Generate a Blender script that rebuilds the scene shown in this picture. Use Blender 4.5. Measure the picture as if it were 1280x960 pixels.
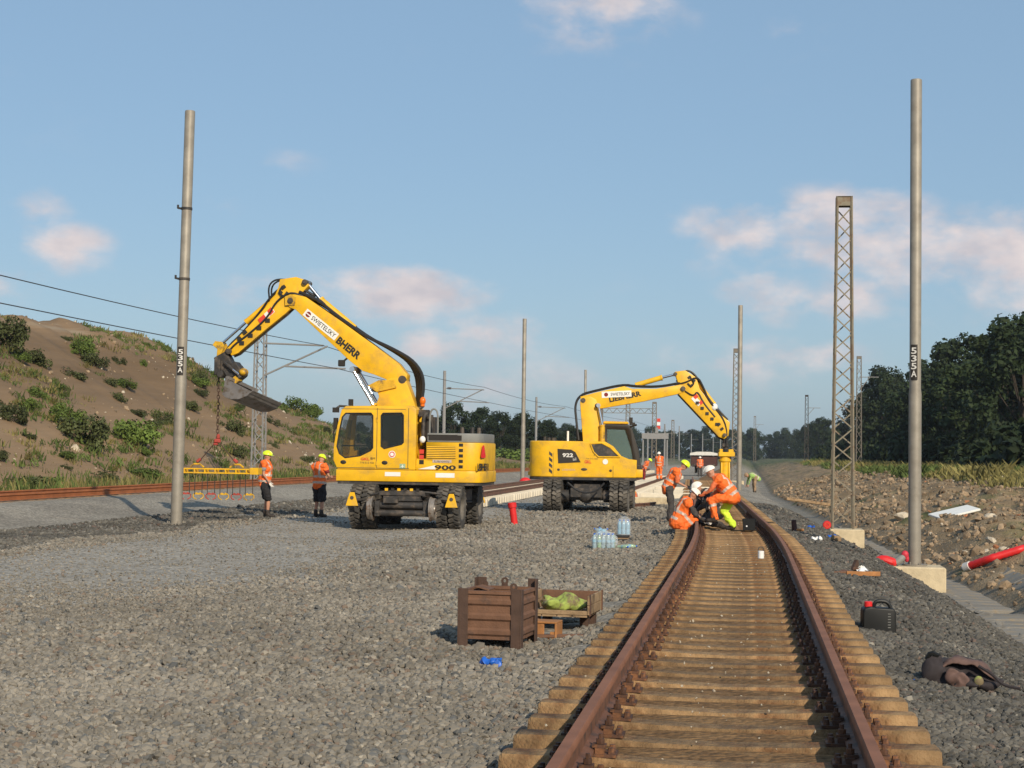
import bpy, bmesh, math, random
import numpy as np
from mathutils import Vector, Matrix, Euler

for _o in list(bpy.data.objects):
    bpy.data.objects.remove(_o)
SC = bpy.context.scene
COL = SC.collection
rad = math.radians

# ---------------------------------------------------------------- camera, sky, sun, exposure
cam = bpy.data.cameras.new("camera")
cam.sensor_width = 36.0
cam.lens = 36.0 * 2045 / 1280
cam.clip_start = 0.1
cam.clip_end = 9000
cam_ob = bpy.data.objects.new("camera", cam)
COL.objects.link(cam_ob)
cam_ob.matrix_world = (Matrix.Translation((0, 0, 1.85)) @ Matrix.Rotation(rad(8.21), 4, 'Z')
                       @ Matrix.Rotation(rad(92.41), 4, 'X') @ Matrix.Rotation(rad(0.8), 4, 'Z'))
SC.camera = cam_ob

SUN_EL, SUN_AZ = 29.0, 30.0          # elevation; degrees to the right of straight behind the camera
sun_dir = Vector((math.sin(rad(SUN_AZ)) * math.cos(rad(SUN_EL)), -math.cos(rad(SUN_AZ)) * math.cos(rad(SUN_EL)), math.sin(rad(SUN_EL))))
sl = bpy.data.lights.new("sun", 'SUN')
sl.energy = 4.4
sl.angle = rad(0.55)
sl.color = (1.0, 0.875, 0.69)
sun = bpy.data.objects.new("sun", sl)
COL.objects.link(sun)
sun.rotation_euler = sun_dir.to_track_quat('Z', 'Y').to_euler()
sun.location = (20, -30, 40)

world = bpy.data.worlds.new("World")
SC.world = world
world.use_nodes = True
wt = world.node_tree
wt.nodes.clear()
def wn(kind, **kw):
    n = wt.nodes.new(kind)
    for k, v in kw.items():
        setattr(n, k, v)
    return n
def wmath(op, a, b=None, c=None, clamp=False):
    n = wn('ShaderNodeMath', operation=op, use_clamp=clamp)
    for i, s in enumerate((a, b, c)):
        if s is None:
            continue
        if isinstance(s, (int, float)):
            n.inputs[i].default_value = s
        else:
            wt.links.new(s, n.inputs[i])
    return n.outputs[0]
sky = wn('ShaderNodeTexSky', sky_type='NISHITA')
sky.sun_disc = False
sky.sun_elevation = rad(SUN_EL)
sky.sun_rotation = math.atan2(sun_dir.x, sun_dir.y)
sky.altitude = 200
sky.air_density = 1.0
sky.dust_density = 1.3
sky.ozone_density = 2.0
tc = wn('ShaderNodeTexCoord')
sep = wn('ShaderNodeSeparateXYZ')
wt.links.new(tc.outputs['Generated'], sep.inputs[0])
az = wmath('ARCTAN2', sep.outputs[0], sep.outputs[1])
el = wmath('ARCSINE', sep.outputs[2])
# broken cloud: billowing noise in (azimuth, elevation), gathered round the cloud banks
comb = wn('ShaderNodeCombineXYZ')
wt.links.new(az, comb.inputs[0])
wt.links.new(wmath('MULTIPLY', el, 1.7), comb.inputs[1])
nz = wn('ShaderNodeTexNoise')
nz.inputs['Scale'].default_value = 21
nz.inputs['Detail'].default_value = 8
nz.inputs['Roughness'].default_value = 0.56
wt.links.new(comb.outputs[0], nz.inputs['Vector'])
nb = wn('ShaderNodeTexNoise')
nb.inputs['Scale'].default_value = 5
nb.inputs['Detail'].default_value = 3
wt.links.new(comb.outputs[0], nb.inputs['Vector'])
fine = nz.outputs['Fac']
BANKS = [  # azimuth, elevation (degrees), half-widths (degrees), thickness of the cloud
    (-5.3, 15.2, 3.0, 1.5, .66), (1.7, 14.3, 1.2, .7, .34), (-16.6, 9.9, 1.5, .5, .36), (-18.0, 8.6, 1.0, .6, .3),
    (-24.6, 7.8, 1.1, .8, .60), (-23.7, 6.6, 1.7, .9, .62), (-12.4, 5.5, 3.2, .95, .72), (-16.3, 5.5, 2.4, .55, .42),
    (-9.0, 4.1, 1.8, .7, .46), (-10.6, 3.7, 1.5, .6, .4), (-.4, 7.6, 2.4, 1.3, .72), (3.5, 7.6, 3.3, 1.6, .86),
    (2.0, 5.5, 3.0, .9, .64), (8.6, 8.1, 2.0, .7, .62), (7.7, 6.3, 3.6, 1.6, .80), (.6, 3.2, 3.4, .8, .58),
    (-25.4, 5.4, 1.5, .7, .5), (17, 7.2, 4, 1.5, .7), (27, 5.4, 4.5, 1.2, .6), (-36, 6.5, 4, 1.3, .6), (-52, 9, 5, 1.4, .55),
    (45, 8.5, 5, 1.6, .6), (70, 6, 5, 1.3, .6), (-80, 7, 6, 1.6, .6), (110, 8, 6, 1.5, .5), (-120, 8, 6, 1.5, .5), (150, 11, 6, 2, .5)]
cover = None
for a0, e0, ra, re, amt in BANKS:
    dx = wmath('MULTIPLY', wmath('SUBTRACT', az, rad(a0)), 1 / rad(ra * 1.35))
    dy = wmath('MULTIPLY', wmath('SUBTRACT', el, rad(e0)), 1 / rad(re * 1.35))
    r2 = wmath('ADD', wmath('MULTIPLY', dx, dx), wmath('MULTIPLY', dy, dy))
    b = wmath('MULTIPLY', wmath('MULTIPLY', wmath('SUBTRACT', 1.0, r2, clamp=True), amt), wmath('MULTIPLY_ADD', dy, .35, .85))
    cover = b if cover is None else wmath('MAXIMUM', cover, b)
band = wn('ShaderNodeMapRange', interpolation_type='SMOOTHSTEP')   # thin low cloud all round the horizon
band.inputs['From Min'].default_value = rad(9.5)
band.inputs['From Max'].default_value = rad(2.0)
wt.links.new(el, band.inputs['Value'])
thin = wmath('ADD', wmath('MULTIPLY', wmath('SUBTRACT', nb.outputs['Fac'], .5, clamp=True), .35),
             wmath('MULTIPLY', band.outputs[0], wmath('MULTIPLY', wmath('SUBTRACT', nb.outputs['Fac'], .34, clamp=True), 1.15)))
dens = wmath('ADD', wmath('MULTIPLY', cover, 1.0), thin)
shape = wmath('SUBTRACT', wmath('ADD', dens, wmath('MULTIPLY', wmath('SUBTRACT', fine, .5), 2.4)), .12)
cl = wn('ShaderNodeMapRange', interpolation_type='SMOOTHSTEP')
cl.inputs['From Min'].default_value = 0.0
cl.inputs['From Max'].default_value = 0.95
wt.links.new(shape, cl.inputs['Value'])
fac = wmath('MULTIPLY', cl.outputs[0], wmath('MULTIPLY', dens, 1.9, clamp=True), clamp=True)
mixc = wn('ShaderNodeMix', data_type='RGBA')
wt.links.new(fac, mixc.inputs['Factor'])
hs = wn('ShaderNodeHueSaturation')
hs.inputs['Saturation'].default_value = 1.12
hs.inputs['Value'].default_value = 1.0
wt.links.new(sky.outputs[0], hs.inputs['Color'])
veil = wn('ShaderNodeMix', data_type='RGBA')                      # even high haze over the whole sky
veil.inputs['Factor'].default_value = 0.60
wt.links.new(hs.outputs[0], veil.inputs['A'])
veil.inputs['B'].default_value = (2.95, 4.42, 6.0, 1)
wt.links.new(veil.outputs['Result'], mixc.inputs['A'])
n3 = wn('ShaderNodeTexNoise')
n3.inputs['Scale'].default_value = 34
n3.inputs['Detail'].default_value = 6
wt.links.new(comb.outputs[0], n3.inputs['Vector'])
cshade = wn('ShaderNodeMapRange')
cshade.inputs['From Min'].default_value = .35
cshade.inputs['From Max'].default_value = .65
wt.links.new(n3.outputs['Fac'], cshade.inputs['Value'])
ccol = wn('ShaderNodeMix', data_type='RGBA')
ccol.inputs['A'].default_value = (5.5, 5.2, 5.55, 1)
ccol.inputs['B'].default_value = (7.4, 6.6, 6.5, 1)
wt.links.new(cshade.outputs[0], ccol.inputs['Factor'])
wt.links.new(ccol.outputs['Result'], mixc.inputs['B'])
bg = wn('ShaderNodeBackground')
bg.inputs['Strength'].default_value = 0.108
wt.links.new(mixc.outputs['Result'], bg.inputs['Color'])
wo = wn('ShaderNodeOutputWorld')
wt.links.new(bg.outputs[0], wo.inputs['Surface'])

SC.view_settings.view_transform = 'Standard'
SC.view_settings.look = 'None'
SC.view_settings.exposure = 0.0
SC.view_settings.gamma = 1.0
SC.view_settings.use_curve_mapping = False
SC.cycles.max_bounces = 5
SC.cycles.diffuse_bounces = 3
SC.cycles.transparent_max_bounces = 12
SC.cycles.use_denoising = True

# ---------------------------------------------------------------- helpers: materials
MATS = {}
def M(name, col, rough=.6, metal=0.0, var=.15, vs=5.0, alt=None, bump=0.0, bs=50.0, rnd=0.0, col2=None, c2s=3.0, c2lo=.5, c2hi=.62,
      spec=.4, emit=None, alpha=1.0, trans=0.0, world_co=False):
    m = bpy.data.materials.new(name)
    m.use_nodes = True
    nt = m.node_tree
    N, L = nt.nodes, nt.links
    p = N['Principled BSDF']
    p.inputs['Roughness'].default_value = rough
    p.inputs['Metallic'].default_value = metal
    p.inputs['Specular IOR Level'].default_value = spec
    if world_co:
        co = N.new('ShaderNodeNewGeometry').outputs['Position']
    else:
        co = N.new('ShaderNodeTexCoord').outputs['Object']
    base = N.new('ShaderNodeRGB')
    base.outputs[0].default_value = (*col, 1)
    cur = base.outputs[0]
    if col2 is not None:
        n = N.new('ShaderNodeTexNoise')
        n.inputs['Scale'].default_value = c2s
        n.inputs['Detail'].default_value = 6
        n.inputs['Roughness'].default_value = .65
        L.new(co, n.inputs['Vector'])
        r = N.new('ShaderNodeMapRange')
        r.inputs['From Min'].default_value = c2lo
        r.inputs['From Max'].default_value = c2hi
        L.new(n.outputs['Fac'], r.inputs['Value'])
        x = N.new('ShaderNodeMix'); x.data_type = 'RGBA'
        L.new(r.outputs[0], x.inputs['Factor'])
        L.new(cur, x.inputs['A'])
        x.inputs['B'].default_value = (*col2, 1)
        cur = x.outputs['Result']
    if alt is not None:                                # now and then a piece of another colour
        oi0 = N.new('ShaderNodeObjectInfo')
        mu = N.new('ShaderNodeMath'); mu.operation = 'MULTIPLY'; mu.inputs[1].default_value = 7.31
        L.new(oi0.outputs['Random'], mu.inputs[0])
        fr = N.new('ShaderNodeMath'); fr.operation = 'FRACT'; L.new(mu.outputs[0], fr.inputs[0])
        for lo_, hi_, cc in alt:
            g1 = N.new('ShaderNodeMath'); g1.operation = 'COMPARE'
            g1.inputs[1].default_value = (lo_ + hi_) / 2; g1.inputs[2].default_value = (hi_ - lo_) / 2
            L.new(fr.outputs[0], g1.inputs[0])
            x = N.new('ShaderNodeMix'); x.data_type = 'RGBA'
            L.new(g1.outputs[0], x.inputs['Factor']); L.new(cur, x.inputs['A'])
            x.inputs['B'].default_value = (*cc, 1)
            cur = x.outputs['Result']
    if var > 0 or rnd > 0:
        n = N.new('ShaderNodeTexNoise')
        n.inputs['Scale'].default_value = vs
        n.inputs['Detail'].default_value = 5
        L.new(co, n.inputs['Vector'])
        mr = N.new('ShaderNodeMapRange')
        mr.inputs['From Min'].default_value = .25
        mr.inputs['From Max'].default_value = .75
        mr.inputs['To Min'].default_value = 1 - var
        mr.inputs['To Max'].default_value = 1 + var
        L.new(n.outputs['Fac'], mr.inputs['Value'])
        val = mr.outputs[0]
        if rnd > 0:
            oi = N.new('ShaderNodeObjectInfo')
            mr2 = N.new('ShaderNodeMapRange')
            mr2.inputs['To Min'].default_value = 1 - rnd
            mr2.inputs['To Max'].default_value = 1 + rnd
            L.new(oi.outputs['Random'], mr2.inputs['Value'])
            mm = N.new('ShaderNodeMath'); mm.operation = 'MULTIPLY'
            L.new(val, mm.inputs[0]); L.new(mr2.outputs[0], mm.inputs[1])
            val = mm.outputs[0]
        h = N.new('ShaderNodeHueSaturation')
        L.new(val, h.inputs['Value'])
        L.new(cur, h.inputs['Color'])
        cur = h.outputs[0]
    L.new(cur, p.inputs['Base Color'])
    if bump > 0:
        n = N.new('ShaderNodeTexNoise')
        n.inputs['Scale'].default_value = bs
        n.inputs['Detail'].default_value = 4
        L.new(co, n.inputs['Vector'])
        b = N.new('ShaderNodeBump')
        b.inputs['Strength'].default_value = bump
        b.inputs['Distance'].default_value = .02
        L.new(n.outputs['Fac'], b.inputs['Height'])
        L.new(b.outputs[0], p.inputs['Normal'])
    if trans > 0:
        p.inputs['Transmission Weight'].default_value = trans
    if alpha < 1:
        p.inputs['Alpha'].default_value = alpha
    MATS[name] = m
    return m

M('yellow', (.76, .425, .012), .44, var=.13, vs=3.5, col2=(.42, .255, .07), c2s=2.8, c2lo=.50, c2hi=.82, spec=.4)
M('yellow_worn', (.60, .345, .02), .5, var=.2, vs=7, col2=(.16, .10, .05), c2s=6, c2lo=.52, c2hi=.66)
M('dark_steel', (.035, .032, .030), .6, var=.35, vs=6, col2=(.13, .10, .075), c2s=4, c2lo=.5, c2hi=.7)
M('black_rubber', (.020, .019, .018), .75, var=.3, vs=9)
M('tyre', (.045, .042, .038), .85, var=.25, vs=5, col2=(.16, .14, .115), c2s=3, c2lo=.42, c2hi=.68)
M('rim', (.13, .115, .095), .7, var=.3, vs=6)
M('hose', (.022, .021, .021), .5, var=.2)
M('chrome', (.75, .76, .78), .18, 1.0, var=.05)
M('pin_steel', (.09, .075, .06), .6, .3, var=.3)
M('hood_grey', (.20, .20, .185), .6, var=.15)
M('letter_black', (.022, .018, .014), .6, var=0)
M('letter_white', (.62, .60, .56), .6, var=.05)
M('letter_red', (.62, .05, .025), .5, var=.05)
M('sticker_white', (.76, .75, .71), .5, var=.06)
M('glass', (.018, .03, .03), .05, var=0, alpha=.34, spec=.8)
M('glass_green', (.10, .17, .17), .06, var=0, alpha=.5, spec=.8)
M('orange_lamp', (.75, .16, .01), .3, var=0)
M('bucket_steel', (.20, .18, .165), .5, .25, var=.25, vs=4, col2=(.12, .09, .06), c2s=5)
M('wheel_steel', (.28, .25, .22), .45, .4, var=.3, col2=(.12, .07, .04), c2s=5)
M('rail_rust', (.165, .075, .042), .65, .1, var=.25, vs=9, col2=(.085, .048, .034), c2s=5)
M('rail_head', (.235, .105, .060), .7, 0, var=.25, vs=3, spec=.2)
M('rail_orange', (.30, .10, .032), .7, var=.25, vs=3)
M('fastener', (.075, .036, .022), .75, var=.4, vs=20, rnd=.25, col2=(.16, .07, .03), c2s=14)
M('sleeper_old', (.258, .160, .076), .92, var=.46, vs=9, bump=1.0, bs=38, rnd=.24, col2=(.165, .078, .032), c2s=3.4, c2lo=.46, c2hi=.64)
M('sleeper_new', (.60, .53, .41), .9, var=.1, vs=5, bump=.2, rnd=.08)
M('concrete_pale', (.56, .46, .30), .9, var=.2, vs=4, bump=.4, bs=30, col2=(.33, .26, .17), c2s=2.2, c2lo=.50, c2hi=.72)
M('lime_dull', (.30, .46, .12), .8, var=.2, vs=9)
M('red_faded', (.36, .055, .04), .7, var=.3, vs=9)
M('concrete_grey', (.225, .205, .175), .92, var=.22, vs=3, bump=.4, bs=25, col2=(.24, .19, .13), c2s=3, rnd=.1)
M('pole_steel', (.27, .243, .20), .55, .2, var=.16, vs=4.5, bump=.08, col2=(.20, .17, .135), c2s=1.6, c2lo=.5, c2hi=.75)
M('lattice_paint', (.235, .205, .15), .7, .1, var=.2, vs=3, col2=(.17, .12, .08), c2s=3)
M('lattice_far', (.19, .165, .135), .7, .1, var=.2, vs=2)
M('far_steel', (.24, .235, .23), .7, var=.1)
M('wire', (.055, .055, .06), .6, var=0)
M('silt', (.30, .26, .205), .9, var=.3, vs=6, col2=(.20, .165, .12), c2s=4, c2lo=.42, c2hi=.62)
M('rust_steel', (.155, .078, .045), .8, var=.25, vs=9, bump=.25, bs=60, col2=(.095, .055, .038), c2s=5)
M('rust_dark', (.075, .043, .030), .8, var=.25, vs=9, bump=.2)
M('wood_old', (.30, .20, .11), .85, var=.3, vs=7, bump=.4, bs=30, col2=(.17, .11, .06), c2s=5)
M('rust_orange', (.36, .16, .055), .8, var=.25, vs=9, bump=.2)
M('lime', (.30, .37, .08), .85, var=.2, vs=12, col2=(.17, .13, .07), c2s=8, c2lo=.46, c2hi=.58)
M('lime_cloth', (.58, .80, .05), .75, var=.12, vs=10)
M('vest_orange', (.86, .155, .022), .7, var=.10, vs=9)
M('vest_band', (.50, .40, .33), .4, var=.08)
M('helmet_lime', (.66, .86, .03), .35, var=.03)
M('helmet_white', (.78, .75, .68), .35, var=.03)
M('shirt_grey', (.24, .24, .25), .85, var=.15, vs=14)
M('shirt_red', (.20, .022, .022), .85, var=.15, vs=14)
M('shirt_orange', (.60, .14, .05), .85, var=.15, vs=14)
M('cloth_black', (.020, .019, .021), .9, var=.2, vs=14)
M('cloth_charcoal', (.055, .048, .045), .9, var=.25, vs=14)
M('skin', (.46, .235, .15), .6, var=.06, vs=20)
M('boot', (.035, .027, .022), .7, var=.3, vs=20)
M('boot_tan', (.30, .20, .12), .75, var=.3, vs=20)
M('glove', (.62, .58, .52), .8, var=.1)
M('eye', (.03, .02, .018), .3, var=0)
M('red_plastic', (.62, .022, .022), .45, var=.1, vs=6)
M('red_cloth', (.5, .03, .05), .6, var=.3, vs=14)
M('black_plastic', (.009, .0095, .0095), .5, var=.2, vs=7, spec=.3)
M('blue_plastic', (.018, .12, .52), .4, var=.2, vs=20)
M('clear_plastic', (.42, .56, .64), .12, var=.1, alpha=.5, spec=.7)
M('water_blue', (.30, .52, .66), .1, var=.15, vs=30, alpha=.75, spec=.7)
M('bottle_green', (.42, .60, .40), .12, var=.2, vs=30, alpha=.6, spec=.7)
M('bag_brown', (.125, .075, .062), .85, var=.25, vs=25)
M('bag_dark', (.030, .024, .026), .85, var=.25, vs=25)
M('white_paint', (.76, .76, .75), .5, var=.05)
M('pale_pipe', (.62, .60, .56), .6, var=.1)
M('wagon_red', (.065, .026, .022), .7, var=.25)
M('stone_grey', (.172, .152, .122), .92, var=.16, vs=.5, rnd=.28, col2=(.225, .20, .162), c2s=.30, c2lo=.45, c2hi=.60, world_co=True, alt=[(0, .10, (.225, .198, .158)), (.10, .15, (.18, .135, .10)), (.15, .23, (.118, .116, .108)), (.23, .25, (.28, .25, .20))])
M('stone_dark', (.080, .074, .063), .92, var=.15, vs=.5, rnd=.34, col2=(.112, .102, .085), c2s=.5, c2lo=.45, c2hi=.62, world_co=True, alt=[(0, .08, (.14, .127, .105)), (.08, .12, (.115, .083, .066)), (.12, .13, (.21, .19, .155))])
M('brick_bits', (.36, .15, .07), .9, var=.3, vs=9, rnd=.4)
M('sticks', (.36, .27, .17), .9, var=.3, vs=9, rnd=.4)
M('stone_dirt', (.235, .17, .108), .95, var=.25, vs=9, rnd=.5)
M('stone_pale', (.50, .43, .33), .92, var=.2, vs=5, bump=.5, bs=20)
M('leaf_dark', (.020, .032, .011), .7, var=.45, vs=.55, rnd=.25, spec=.2)
M('leaf_mid', (.030, .047, .015), .7, var=.4, vs=.7, rnd=.25, spec=.2)
M('leaf_bush', (.068, .080, .028), .7, var=.4, vs=1.6, rnd=.35, spec=.2)
M('leaf_fresh', (.095, .135, .028), .7, var=.4, vs=1.4, rnd=.3, spec=.2)
M('leaf_grey', (.105, .098, .078), .8, var=.35, vs=1.0, rnd=.2, spec=.2)
M('bark', (.05, .038, .028), .9, var=.3, vs=4)
M('grass_dry', (.19, .165, .06), .85, var=.35, vs=.35, rnd=.35, col2=(.095, .135, .03), c2s=.1, spec=.15)
M('grass_green', (.085, .115, .032), .85, var=.35, vs=.35, rnd=.4, spec=.15)

# ---------------------------------------------------------------- helpers: meshes and objects
class MB:
    def __init__(self):
        self.v, self.f, self.m = [], [], []
    def add(self, vs, fs, mat=0):
        o = len(self.v)
        self.v.extend(Vector(p) for p in vs)
        for f in fs:
            self.f.append(tuple(i + o for i in f)); self.m.append(mat)
        return self
    def box(self, c, s, mat=0, rot=None):
        hx, hy, hz = s[0] / 2, s[1] / 2, s[2] / 2
        vs = [Vector((x, y, z)) for x in (-hx, hx) for y in (-hy, hy) for z in (-hz, hz)]
        if rot is not None:
            vs = [rot @ p for p in vs]
        c = Vector(c)
        return self.add([p + c for p in vs], [(0, 1, 3, 2), (4, 6, 7, 5), (0, 4, 5, 1), (2, 3, 7, 6), (0, 2, 6, 4), (1, 5, 7, 3)], mat)
    def bar(self, p0, p1, w, h, mat=0, up=(0, 0, 1)):
        p0, p1 = Vector(p0), Vector(p1)
        d = (p1 - p0)
        L = d.length
        d.normalize()
        u = Vector(up)
        if abs(d.dot(u)) > .97:
            u = Vector((0, 1, 0))
        s = d.cross(u).normalized()
        u = s.cross(d).normalized()
        R = Matrix((s, d, u)).transposed()
        return self.box((p0 + p1) / 2, (w, L, h), mat, R)
    def cyl(self, p0, p1, r0, r1=None, n=12, mat=0, cap=True):
        if r1 is None:
            r1 = r0
        p0, p1 = Vector(p0), Vector(p1)
        d = (p1 - p0).normalized()
        a = d.orthogonal().normalized()
        b = d.cross(a)
        vs = []
        for p, r in ((p0, r0), (p1, r1)):
            for i in range(n):
                t = 2 * math.pi * i / n
                vs.append(p + a * (r * math.cos(t)) + b * (r * math.sin(t)))
        fs = [(i, (i + 1) % n, n + (i + 1) % n, n + i) for i in range(n)]
        if cap:
            fs += [tuple(reversed(range(n))), tuple(range(n, 2 * n))]
        return self.add(vs, fs, mat)
    def tube(self, pts, r, n=8, mat=0, smooth=0):
        pts = [Vector(p) for p in pts]
        rs = list(r) if isinstance(r, (list, tuple)) else [r] * len(pts)
        for _ in range(smooth):
            q, w = [pts[0]], [rs[0]]
            for i in range(len(pts) - 1):
                a, b = pts[i], pts[i + 1]
                q += [a * .75 + b * .25, a * .25 + b * .75]
                w += [rs[i] * .75 + rs[i + 1] * .25, rs[i] * .25 + rs[i + 1] * .75]
            pts, rs = q + [pts[-1]], w + [rs[-1]]
        prev = None
        vs = []
        for i, p in enumerate(pts):
            d = (pts[min(i + 1, len(pts) - 1)] - pts[max(i - 1, 0)]).normalized()
            if prev is None:
                a = d.orthogonal().normalized()
            else:
                a = (prev - d * prev.dot(d)).normalized()
            prev = a
            b = d.cross(a)
            for k in range(n):
                t = 2 * math.pi * k / n
                vs.append(p + a * (rs[i] * math.cos(t)) + b * (rs[i] * math.sin(t)))
        fs = []
        for i in range(len(pts) - 1):
            for k in range(n):
                fs.append((i * n + k, i * n + (k + 1) % n, (i + 1) * n + (k + 1) % n, (i + 1) * n + k))
        fs += [tuple(reversed(range(n))), tuple(range((len(pts) - 1) * n, len(pts) * n))]
        return self.add(vs, fs, mat)
    def prism(self, prof, y0, y1, mat=0, axis='y'):
        n = len(prof)
        if axis == 'y':
            vs = [(a, y0, b) for a, b in prof] + [(a, y1, b) for a, b in prof]
        elif axis == 'z':
            vs = [(a, b, y0) for a, b in prof] + [(a, b, y1) for a, b in prof]
        else:
            vs = [(y0, a, b) for a, b in prof] + [(y1, a, b) for a, b in prof]
        fs = [(i, (i + 1) % n, n + (i + 1) % n, n + i) for i in range(n)] + [tuple(reversed(range(n))), tuple(range(n, 2 * n))]
        return self.add(vs, fs, mat)
    def ell(self, c, r, nu=12, nv=8, mat=0, rot=None, v0=-90, v1=90):
        c = Vector(c)
        vs, fs = [], []
        for j in range(nv + 1):
            ph = rad(v0 + (v1 - v0) * j / nv)
            for i in range(nu):
                th = 2 * math.pi * i / nu
                p = Vector((r[0] * math.cos(ph) * math.cos(th), r[1] * math.cos(ph) * math.sin(th), r[2] * math.sin(ph)))
                if rot is not None:
                    p = rot @ p
                vs.append(c + p)
        for j in range(nv):
            for i in range(nu):
                fs.append((j * nu + i, j * nu + (i + 1) % nu, (j + 1) * nu + (i + 1) % nu, (j + 1) * nu + i))
        fs += [tuple(reversed(range(nu))), tuple(range(nv * nu, (nv + 1) * nu))]
        return self.add(vs, fs, mat)
    def lathe(self, prof, axis='y', n=24, mat=0, c=(0, 0, 0)):
        vs, fs = [], []
        k = len(prof)
        for i in range(n):
            t = 2 * math.pi * i / n
            for r, h in prof:
                if axis == 'y':
                    vs.append((c[0] + r * math.cos(t), c[1] + h, c[2] + r * math.sin(t)))
                elif axis == 'z':
                    vs.append((c[0] + r * math.cos(t), c[1] + r * math.sin(t), c[2] + h))
                else:
                    vs.append((c[0] + h, c[1] + r * math.cos(t), c[2] + r * math.sin(t)))
        for i in range(n):
            for j in range(k - 1):
                a, b = i * k + j, ((i + 1) % n) * k + j
                fs.append((a, a + 1, b + 1, b))
        return self.add(vs, fs, mat)
    def mesh(self, name, mats, bevel=0.0, smooth=35, seg=1):
        me = bpy.data.meshes.new(name)
        me.from_pydata([tuple(p) for p in self.v], [], self.f)
        for mt in (mats if isinstance(mats, (list, tuple)) else [mats]):
            me.materials.append(MATS[mt] if isinstance(mt, str) else mt)
        me.polygons.foreach_set('material_index', self.m)
        bm = bmesh.new()
        bm.from_mesh(me)
        bmesh.ops.recalc_face_normals(bm, faces=bm.faces)
        if bevel > 0:
            es = [e for e in bm.edges if len(e.link_faces) == 2 and e.calc_face_angle(0) > rad(25)]
            bmesh.ops.bevel(bm, geom=es, offset=bevel, segments=seg, affect='EDGES', profile=.6, clamp_overlap=True)
        bm.to_mesh(me)
        bm.free()
        if smooth:
            me.polygons.foreach_set('use_smooth', [True] * len(me.polygons))
            me.set_sharp_from_angle(angle=rad(smooth))
        return me
    def build(self, name, mats, parent=None, bevel=0.0, smooth=35, seg=1, loc=None, rot=None):
        return place(name, self.mesh(name, mats, bevel, smooth, seg), parent, loc, rot)

def place(name, me, parent=None, loc=None, rot=None):
    o = bpy.data.objects.new(name, me)
    COL.objects.link(o)
    if parent is not None:
        o.parent = parent
    if loc is not None:
        o.location = loc
    if rot is not None:
        o.rotation_euler = rot if not isinstance(rot, Matrix) else rot.to_euler()
    return o
def tag(o, label=None, cat=None, group=None, kind=None):
    if label: o['label'] = label
    if cat: o['category'] = cat
    if group: o['group'] = group
    if kind: o['kind'] = kind
    return o
def thing(name, label, cat, loc=(0, 0, 0), rz=0.0, group=None):
    o = bpy.data.objects.new(name, None)
    o.empty_display_size = .2
    COL.objects.link(o)
    o.location = loc
    o.rotation_euler = (0, 0, rz)
    return tag(o, label, cat, group)
def dup(root, loc=None, rz=None, label=None, group=None, parent=None, scale=None):
    c = root.copy()
    COL.objects.link(c)
    if parent is not None: c.parent = parent
    if loc is not None: c.location = loc
    if rz is not None: c.rotation_euler = (c.rotation_euler[0], c.rotation_euler[1], rz)
    if scale is not None: c.scale = scale if hasattr(scale, '__len__') else (scale,) * 3
    if label: c['label'] = label
    if group: c['group'] = group
    for ch in list(root.children):
        dup(ch, parent=c)
    return c
def apply_mods(o):
    dg = bpy.context.evaluated_depsgraph_get()
    dg.update()
    me = bpy.data.meshes.new_from_object(o.evaluated_get(dg))
    o.modifiers.clear()
    o.data = me
    return o
def cut(o, cutters):
    bpy.context.view_layer.update()
    for me in cutters:
        k = bpy.data.objects.new('cutter', me)
        COL.objects.link(k)
        k.matrix_world = o.matrix_world
        md = o.modifiers.new('cut', 'BOOLEAN')
        md.operation = 'DIFFERENCE'
        md.solver = 'EXACT'
        md.object = k
        bpy.context.view_layer.update()
        apply_mods(o)
        bpy.data.objects.remove(k)
    return o
_txt = {}
def text_mesh(s, mat, ext=.003, bold=0.0):
    key = (s, mat, bold)
    if key in _txt:
        return _txt[key]
    cu = bpy.data.curves.new('lettering', 'FONT')
    cu.body = s
    cu.size = 1.0
    cu.align_x = 'CENTER'
    cu.align_y = 'CENTER'
    cu.extrude = 0.0
    cu.offset = bold
    cu.resolution_u = 3
    o = bpy.data.objects.new('lettering', cu)
    COL.objects.link(o)
    dg = bpy.context.evaluated_depsgraph_get()
    me = bpy.data.meshes.new_from_object(o.evaluated_get(dg))
    bpy.data.objects.remove(o)
    me.materials.clear()
    me.materials.append(MATS[mat])
    _txt[key] = me
    return me
def letter(s, mat, parent, pos, right, up, height, width=None, name='lettering', bold=.0):
    me = text_mesh(s, mat, bold=bold)
    xs = [v.co.x for v in me.vertices]
    ys = [v.co.y for v in me.vertices]
    hh = max(ys) - min(ys); ww = max(xs) - min(xs)
    r, u = Vector(right).normalized(), Vector(up).normalized()
    n = r.cross(u)
    sy = height / hh
    sx = sy if width is None else width / ww
    o = bpy.data.objects.new(name, me)
    COL.objects.link(o)
    o.parent = parent
    cx, cy = (max(xs) + min(xs)) / 2, (max(ys) + min(ys)) / 2
    R = Matrix((r, u, n)).transposed().to_4x4()
    o.matrix_basis = Matrix.Translation(Vector(pos)) @ R @ Matrix.Diagonal((sx, sy, 1, 1)) @ Matrix.Translation((-cx, -cy, 0))
    return o
def crumple(me, amp, scale, seed=0.0):
    from mathutils import noise as _n
    for v in me.vertices:
        p = v.co * scale + Vector((seed, seed * 1.7, 0))
        v.co += Vector((_n.noise(p), _n.noise(p + Vector((31, 0, 0))), _n.noise(p + Vector((0, 47, 0))))) * amp
    return me
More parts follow.
